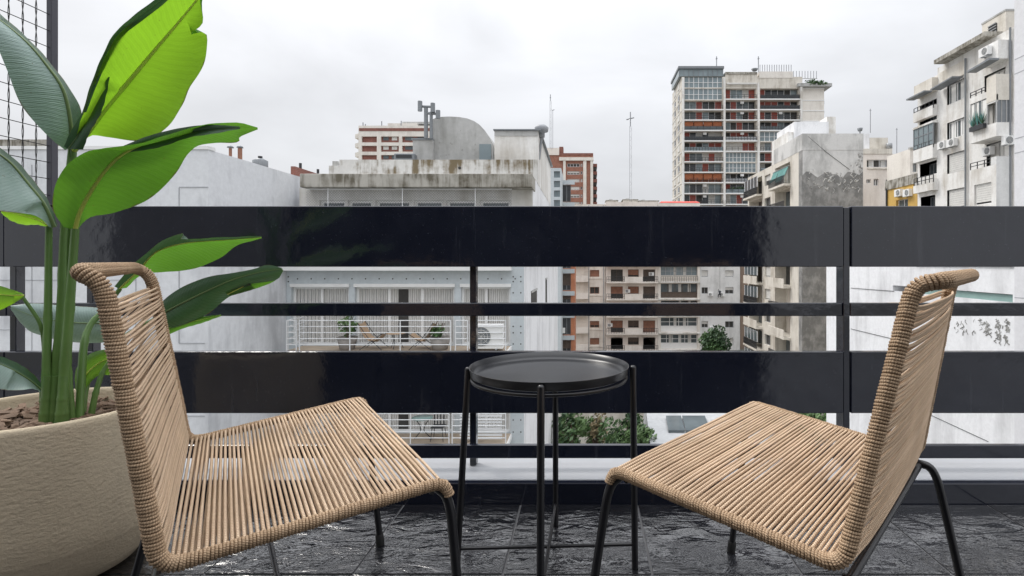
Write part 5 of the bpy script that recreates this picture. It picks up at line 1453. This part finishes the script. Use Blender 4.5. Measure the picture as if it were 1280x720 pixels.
# projecting balconies, far column
for (y0, y1, kind) in ((133, 147, 'open'), (181, 199, 'box'), (223, 238, 'rail')):
    z0, z1 = kz(1160, y1), kz(1160, y0); A, B = fy(1172.5), KY1 - .1
    m = MB(); fbox(m, fK, A, B, .003, .45, z0 - .12, z0 + .05, 'aged_white'); fbox(m, fK, A, B, .33, .45, z0 + .052, z1 - (.5 if kind == 'rail' else .25), 'aged_white'); fbox(m, fK, B - .12, B, .003, .328, z0 + .052, z1 - .2, 'aged_white'); fbox(m, fK, A, A + .12, .003, .328, z0 + .052, z1 - .2, 'aged_white')
    rails_mesh(m, fK, A, B, .38, z1 - .5, z1 + .15, 2, 'dark_metal', .03, .5)
    if kind == 'box':
        zz = kz(1160, 158)
        for q in range(5): fbox(m, fK, A + (B - A) * q / 4 - .04, A + (B - A) * q / 4 + .04, .34, .43, z1 - .2, zz, 'antenna_grey')
        fbox(m, fK, A, B, .34, .42, (z1 + zz) / 2, (z1 + zz) / 2 + .08, 'antenna_grey'); fbox(m, fK, A, B, .37, .39, z1 - .2, zz, 'blue_glass'); fbox(m, fK, A - .05, B + .05, .003, .5, zz + .002, zz + .16, 'aged_white')
    m.build('balcony', kb)
m = MB(); A, B = fy(1172.5), KY1 - .3; fbox(m, fK, A, B, .003, .5, kz(1160, 119), kz(1160, 103), 'aged_beige'); m.prism([(A, kz(1160, 119)), (B, kz(1160, 119)), (B, kz(1160, 119) - .12), (A, kz(1160, 119) - .12)], fK, .502, 1.2, 'antenna_grey'); m.build('canopy', kb)
# near column: enclosed balconies on a projecting bay, 1.1 m proud
fO = frame((KX - 1.1, 0), (0, 1), (-1, 0)); YA, YBb = 37.6, 40.2
fE = frame((KX - 1.1, YA), (1, 0), (0, -1))
m = MB(); shell(m, fO, YA, YBb, GZ, 7.55, 1.095, 'aged_white', [(38.05, 39.75, 4.9, 6.4, .2), (38.05, 39.75, 1.9, 3.4, .2)], side='grey_white'); fbox(m, fO, YA, YA + .5, -1.09, 0, 7.552, 8.1, 'grey_white'); m.build('projecting_bay', kb)
for z_ in (4.9, 1.9): win(kb, fO, 38.05, 39.75, z_, z_ + 1.5, .2, 'interior_shade', 'white_paint', 0, 0, .06, blind=.88)
m = MB(); rails_mesh(m, fO, YA + .5, YBb, -.06, 7.56, 8.05, 2, 'dark_metal', .03, .65); m.build('balcony_railing', kb)
m = MB(); fbox(m, fO, YA, YBb, -1.09, 0, 9.5, 9.72, 'aged_white'); fbox(m, fO, YA, YBb, -.12, 0, 9.722, 10.45, 'aged_white'); fbox(m, fO, YA, YA + .12, -1.09, -.122, 9.722, 10.45, 'aged_white'); m.build('balcony', kb)
m = MB(); m.face([fO(YA + .9, -.07, 10.45), fO(YBb - .05, -.07, 10.45), fO(YBb - .05, -.07, 12.4), fO(YA + .9, -.07, 12.4)], 'mid_glass')
for q in range(4): a_ = YA + .86 + (YBb - YA - .95) * q / 3; fbox(m, fO, a_, a_ + .07, -.1, -.02, 10.452, 12.4, 'grey_concrete')
for a0_, a1_ in ((.95, 1.45), (1.75, 2.1), (2.2, 2.5)): m.face([fO(YA + a0_, -.064, 10.46), fO(YA + a1_, -.064, 10.46), fO(YA + a1_, -.064, 12.35), fO(YA + a0_, -.064, 12.35)], 'curtain')
fbox(m, fO, YA, YA + .85, -.12, -.01, 11.9, 12.4, 'aged_white'); fbox(m, fE, .02, 1.08, -.1, -.05, 10.452, 12.0, 'antenna_grey')
for q in range(4): fbox(m, fE, .02 + .34 * q, .06 + .34 * q, -.048, 0, 10.452, 12.0, 'grey_concrete')
m.build('glazed_balcony', kb)
m = MB(); fbox(m, fO, YA + .9, YBb, -1.09, 0, 12.402, 12.62, 'aged_white'); fbox(m, fO, YA + .9, YBb, -.12, 0, 12.622, 12.85, 'aged_white'); fbox(m, fO, YA, YA + .9, -1.09, 0.02, 12.002, 13.8, 'aged_beige')
rails_mesh(m, fO, YA + .9, YBb, -.06, 12.852, 13.25, 2, 'dark_metal', .03, .65); m.build('balcony', kb)
m = MB(); fbox(m, fK, 37.7, 39.6, .003, .9, 14.9, 16.2, 'aged_white'); m.prism([(37.6, 14.9), (39.8, 14.75), (39.8, 14.62), (37.6, 14.77)], fK, .902, 1.6, 'antenna_grey'); m.build('canopy', kb)
m = MB(); fbox(m, fK, fy(1207), fy(1176), .003, .12, kz(1190, 101), kz(1190, 84), 'aged_beige'); m.prism([(fy(1206), kz(1195, 100.5)), (fy(1178), kz(1195, 103)), (fy(1178), kz(1195, 103) - .1), (fy(1206), kz(1195, 100.5) - .1)], fK, .122, 1.0, 'antenna_grey'); m.build('window_hood', kb)
for (fr_, a_, z_, d, lb) in ((fK, fy(1181.5), kz(1181.5, 183) - .2, .05, 'air conditioner under the bay window, farther of the pair on aged facade'), (fK, fy(1193.5), kz(1193.5, 180) - .2, .05, 'air conditioner under the bay window, nearer of the pair on aged facade'), (fK, 39.6, 8.55, .02, 'air conditioner under the enclosed balcony of the aged facade'), (fE, .75, 8.85, .02, 'air conditioner near the drain pipe at the right of the aged facade'), (fK, 38.6, 15.4, .95, 'air conditioner high under the roof room of the aged facade')):
    ac_unit(fr_, a_, z_, d, lb, .85, .6, .34)
o = thing('planter_box', 'dark planter with blue green spiky plants on the aged balcony', 'planter', (KX - 1.3, 39.2, 10.4)); m = MB()
fbox(m, fO, 38.5, 39.9, .02, .26, 10.3, 10.62, 'dark_metal'); m.build('trough', o); m = MB()
for k in range(3):
    c = fO(38.75 + .45 * k, .14, 10.6)
    for q in range(26):
        t_ = Vector((random.uniform(-.3, .3), random.uniform(-.35, .35), random.uniform(.5, 1.2))); s_ = Vector((0, .06, 0))
        m.face([c - s_, c + s_, c + t_], 'teal_awning' if q % 3 else 'foliage_c')
m.build('spiky_plants', o)

# ------------------------------------------------------------------ panel clad tower and white party wall on the right
LXp = 14.3
pw = thing('panel_clad_tower', 'pale panel clad tower cut by the right edge of the view', 'building', (LXp, 15, GZ)); fL = frame((LXp, 0), (0, 1), (-1, 0))
yE = F * LXp / (1268 - CX)
m = MB(); shell(m, fL, 8, yE, GZ, 22, 9, 'panel_cladding'); m.build('wall', pw)
m = MB()
for k in range(14):
    z = -14 + 2.63 * k
    fbox(m, fL, 8, yE - .01, .001, .006, z, z + .028, 'groove'); fbox(m, fL, 8, yE - .01, .001, .006, z + .48, z + .508, 'groove')
m.build('panel_joints', pw)
wp = thing('white_party_wall', 'long white party wall with a narrow glazed terrace slot and mould stains', 'wall', (LXp + .1, 25, GZ))
XW = LXp + .1; fW = frame((XW, 0), (0, 1), (-1, 0)); yW0, yW1 = yE + .02, F * XW / (1033 - CX)
wz = lambda px, py: za(py, F * XW / (px - CX)); wy_ = lambda px: F * XW / (px - CX)
slot = (wy_(1266), wy_(1116), wz(1180, 370), wz(1180, 361.5), 1.2)
m = MB(); shell(m, fW, yW0, yW1, GZ, .66, 8, 'white_render', [slot]); m.build('wall', wp)
m = MB(); fbox(m, fW, slot[0], slot[1], -1.19, -1.15, slot[2], slot[3], 'grey_white'); fbox(m, fW, slot[0] + .01, slot[1] - 2, -.12, -.08, slot[2] + .003, slot[3] - .02, 'green_glass'); m.build('terrace_glass', wp)
m = MB(); fbox(m, fW, yW0, wy_(1145), -.5, .06, .662, .74, 'grey_concrete'); m.build('coping', wp)
m = MB()
for (p, y_) in ((1268, 372), ): pass
rn = random.Random(77)
for cx_, n, sp in ((1196, 5, 4), (1204, 7, 5), (1218, 3, 2), (1226, 5, 3), (1235, 16, 4), (1248, 26, 4), (1259, 18, 2.4)):
    for k in range(n):
        px = rn.gauss(cx_, sp * .6); py = rn.uniform(398, 416 if cx_ < 1240 else 428); Y = wy_(px); z = za(py, Y); L = rn.uniform(.02, .10)
        m.tube([fW(Y, .004, z), fW(Y + rn.uniform(-.12, .12), .005, z - L), fW(Y + rn.uniform(-.12, .12), .004, z - 2 * L)], rn.uniform(.008, .03), 'stain_black', 4)
m.build('mould_stains', wp)
m = MB(); m.tube([fW(wy_(1064), .02, wz(1064, 411)), fW(wy_(1118), .02, wz(1118, 424))], .012, 'cable_black', 5); m.tube([fW(wy_(1064), .02, wz(1064, 360)), fW(wy_(1118), .02, wz(1118, 364))], .012, 'cable_black', 5); m.tube([fW(wy_(1160), .02, wz(1160, 517)), fW(wy_(1236), .02, wz(1236, 552))], .010, 'cable_black', 5); m.build('wall_cables', wp)
for k, (px, py, w) in enumerate(((1168, 364, .5), (1244, 368, .6), (1205, 366, .25))):
    Y = wy_(px); o = thing('terrace_plant', ('small green plant in the left part of the white wall slot', 'leafier green plant in the right part of the white wall slot', 'tiny green plant at the middle of the white wall slot')[k], 'plant', fW(Y, -.3, slot[2]), 'plants in the white wall slot'); m = MB()
    foliage(m, fW(Y, -.3, slot[2] + .26), (.15, w * .6, .22), 140, .05, ['foliage_a', 'foliage_c'], 40 + k, clumps=8); m.build('leaves', o)
    m = MB(); m.tube([fW(Y, -.3, slot[2] + .002), fW(Y, -.3, slot[2] + .3)], .02, 'bark', 5); m.build('stem', o)

# ------------------------------------------------------------------ the yard below
o = thing('yard_wall', 'low stained beige garden wall behind the trees in the yard', 'wall', (2, 44, GZ)); m = MB(); m.box((-2, 44, GZ), (9, 44.3, za(513, 44) + 1.0), 'aged_beige'); m.build('masonry', o); m = MB(); m.box((-2.1, 43.9, za(513, 44) + 1.002), (9.1, 44.4, za(513, 44) + 1.15), 'grey_concrete'); m.build('coping', o)
tree('leafy_tree', 'dark green bushy tree nearest the white side wall, seen low through the railing', 'tree', (xa(714, 33), 33, GZ), 6.9, (1.25, 1.2, 1.7), 1700, .17, ['foliage_a', 'foliage_b', 'foliage_c'], 1)
tree('dry_tree', 'brown dry shrub standing between two green trees in the yard', 'tree', (xa(746, 35), 35, GZ), 6.9, (.9, .9, 2.3), 700, .16, ['foliage_dry', 'foliage_dry', 'foliage_b'], 2)
tree('leafy_tree', 'wide green bushy tree beside the white skylight roof in the yard', 'tree', (xa(784, 33), 33, GZ), 6.7, (1.75, 1.4, 1.7), 2300, .17, ['foliage_a', 'foliage_b', 'foliage_c'], 3)
tree('tall_tree', 'tall dark tree in front of the grey white block across the yard', 'tree', (xa(899, 82), 82, GZ), za(407, 82) - GZ, (2.9, 2.6, 3.0), 3200, .30, ['foliage_a', 'foliage_c'], 4)
tree('leafy_tree', 'green tree glimpsed by the white party wall behind the right chair', 'tree', (xa(1012, 36), 36, GZ), 6.4, (1.9, 1.4, 1.6), 1500, .2, ['foliage_a', 'foliage_b'], 5)
o = thing('yard_roof_building', 'low white roofed building with two skylights down in the yard', 'building', (7, 31, GZ)); m = MB()
zr = -9.6
m.hexa([(xa(806, 32), 28.0, GZ), (13, 28.0, GZ), (13, 40, GZ), (xa(800, 40), 40, GZ), (xa(806, 32), 28.0, zr - .5), (13, 28.0, zr - .5), (13, 40, zr + .4), (xa(806, 40), 40, zr + .4)], 'white_roof'); m.build('body', o)
for (px, w) in ((842, 1.0), (868, 1.5)):
    m = MB(); X = xa(px, 34.5); zc = zr - .05
    m.hexa([(X - w / 2, 33.4, zc - .1), (X + w / 2, 33.4, zc - .1), (X + w / 2 + .2, 35.8, zc + .08), (X - w / 2 + .2, 35.8, zc + .08), (X - w / 2, 33.4, zc + .12), (X + w / 2, 33.4, zc + .12), (X + w / 2 + .2, 35.8, zc + .34), (X - w / 2 + .2, 35.8, zc + .34)], 'mid_glass'); m.build('skylight', o)
for k in range(4):
    m = MB(); m.tube([(xa(815, 38) + k * 1.6, 38.4, zr + .35), (xa(815, 38) + k * 1.6, 38.4, zr + .95)], .1, 'grey_metal', 8); m.build('vent', o)
o = thing('yard_shed', 'grey roofed shed beyond the skylight roof in the yard', 'building', (xa(880, 46), 46, GZ)); m = MB(); m.box((xa(815, 46), 46, GZ), (xa(1000, 46), 52, za(515, 46)), 'grey_concrete'); m.build('walls', o)
m = MB(); m.box((xa(813, 46), 45.8, za(515, 46) + .002), (xa(1002, 46), 52.2, za(512, 46)), 'roofing'); m.build('roof', o)

# ------------------------------------------------------------------ sky, sun, camera
w = bpy.data.worlds.new('World'); SC.world = w; w.use_nodes = True; nt = w.node_tree
bg = nt.nodes['Background']
SUN_EL, SUN_AZ = R(50), R(-52)
sky = N(nt, 'ShaderNodeTexSky', sky_type='NISHITA'); sky.sun_disc = False; sky.sun_elevation = SUN_EL; sky.sun_rotation = SUN_AZ
sky.air_density = 1.0; sky.dust_density = 3.0
tc = N(nt, 'ShaderNodeTexCoord'); gen = tc.outputs['Generated']
sp = N(nt, 'ShaderNodeSeparateXYZ'); nt.links.new(gen, sp.inputs[0])
el = math_n(nt, 'MAXIMUM', sp.outputs[2], 0.0)
cl = noise(nt, mapping(nt, gen, (1.6, 1.6, 4.0)), 1.5, 5, 0.5, 0.4)
# overcast luminance: three times brighter overhead than at the horizon
lum = math_n(nt, 'ADD', 6.75, math_n(nt, 'MULTIPLY', math_n(nt, 'POWER', el, 2.5), 21.0))
lum = math_n(nt, 'MULTIPLY', lum, math_n(nt, 'ADD', 0.66, math_n(nt, 'MULTIPLY', cl, 0.64)))
grey = N(nt, 'ShaderNodeMix', data_type='RGBA', blend_type='MULTIPLY'); grey.inputs[0].default_value = 1
cb_ = N(nt, 'ShaderNodeCombineXYZ')
for i in range(3): nt.links.new(lum, cb_.inputs[i])
nt.links.new(cb_.outputs[0], grey.inputs[6]); grey.inputs[7].default_value = (0.975, 0.99, 1.025, 1)
mx = N(nt, 'ShaderNodeMix', data_type='RGBA'); mx.inputs[0].default_value = 0.93
nt.links.new(sky.outputs[0], mx.inputs[6]); nt.links.new(grey.outputs[2], mx.inputs[7])
nt.links.new(mx.outputs[2], bg.inputs['Color']); bg.inputs['Strength'].default_value = 0.10
sl = bpy.data.lights.new('sun', 'SUN'); sl.energy = 1.3; sl.angle = R(14); sl.color = (1.0, 0.96, 0.90)
so_ = bpy.data.objects.new('sun', sl); COL.objects.link(so_)
dv = Vector((math.sin(SUN_AZ) * math.cos(SUN_EL), math.cos(SUN_AZ) * math.cos(SUN_EL), math.sin(SUN_EL)))
so_.rotation_euler = (-dv).to_track_quat('-Z', 'Y').to_euler()
cam = bpy.data.cameras.new('camera'); co = bpy.data.objects.new('camera', cam); COL.objects.link(co)
co.location = (0, 0, H); co.rotation_euler = (R(90), 0, 0)
cam.sensor_width = 36; cam.lens = F / 1280 * 36; cam.shift_x = (640 - CX) / 1280; cam.shift_y = (CY - 360) / 1280
cam.clip_start = 0.02; cam.clip_end = 9000
SC.camera = co
SC.view_settings.view_transform = 'Standard'; SC.view_settings.look = 'None'; SC.view_settings.exposure = 0.28; SC.view_settings.gamma = 1.0
SC.cycles.use_denoising = True
SC.cycles.max_bounces = 8
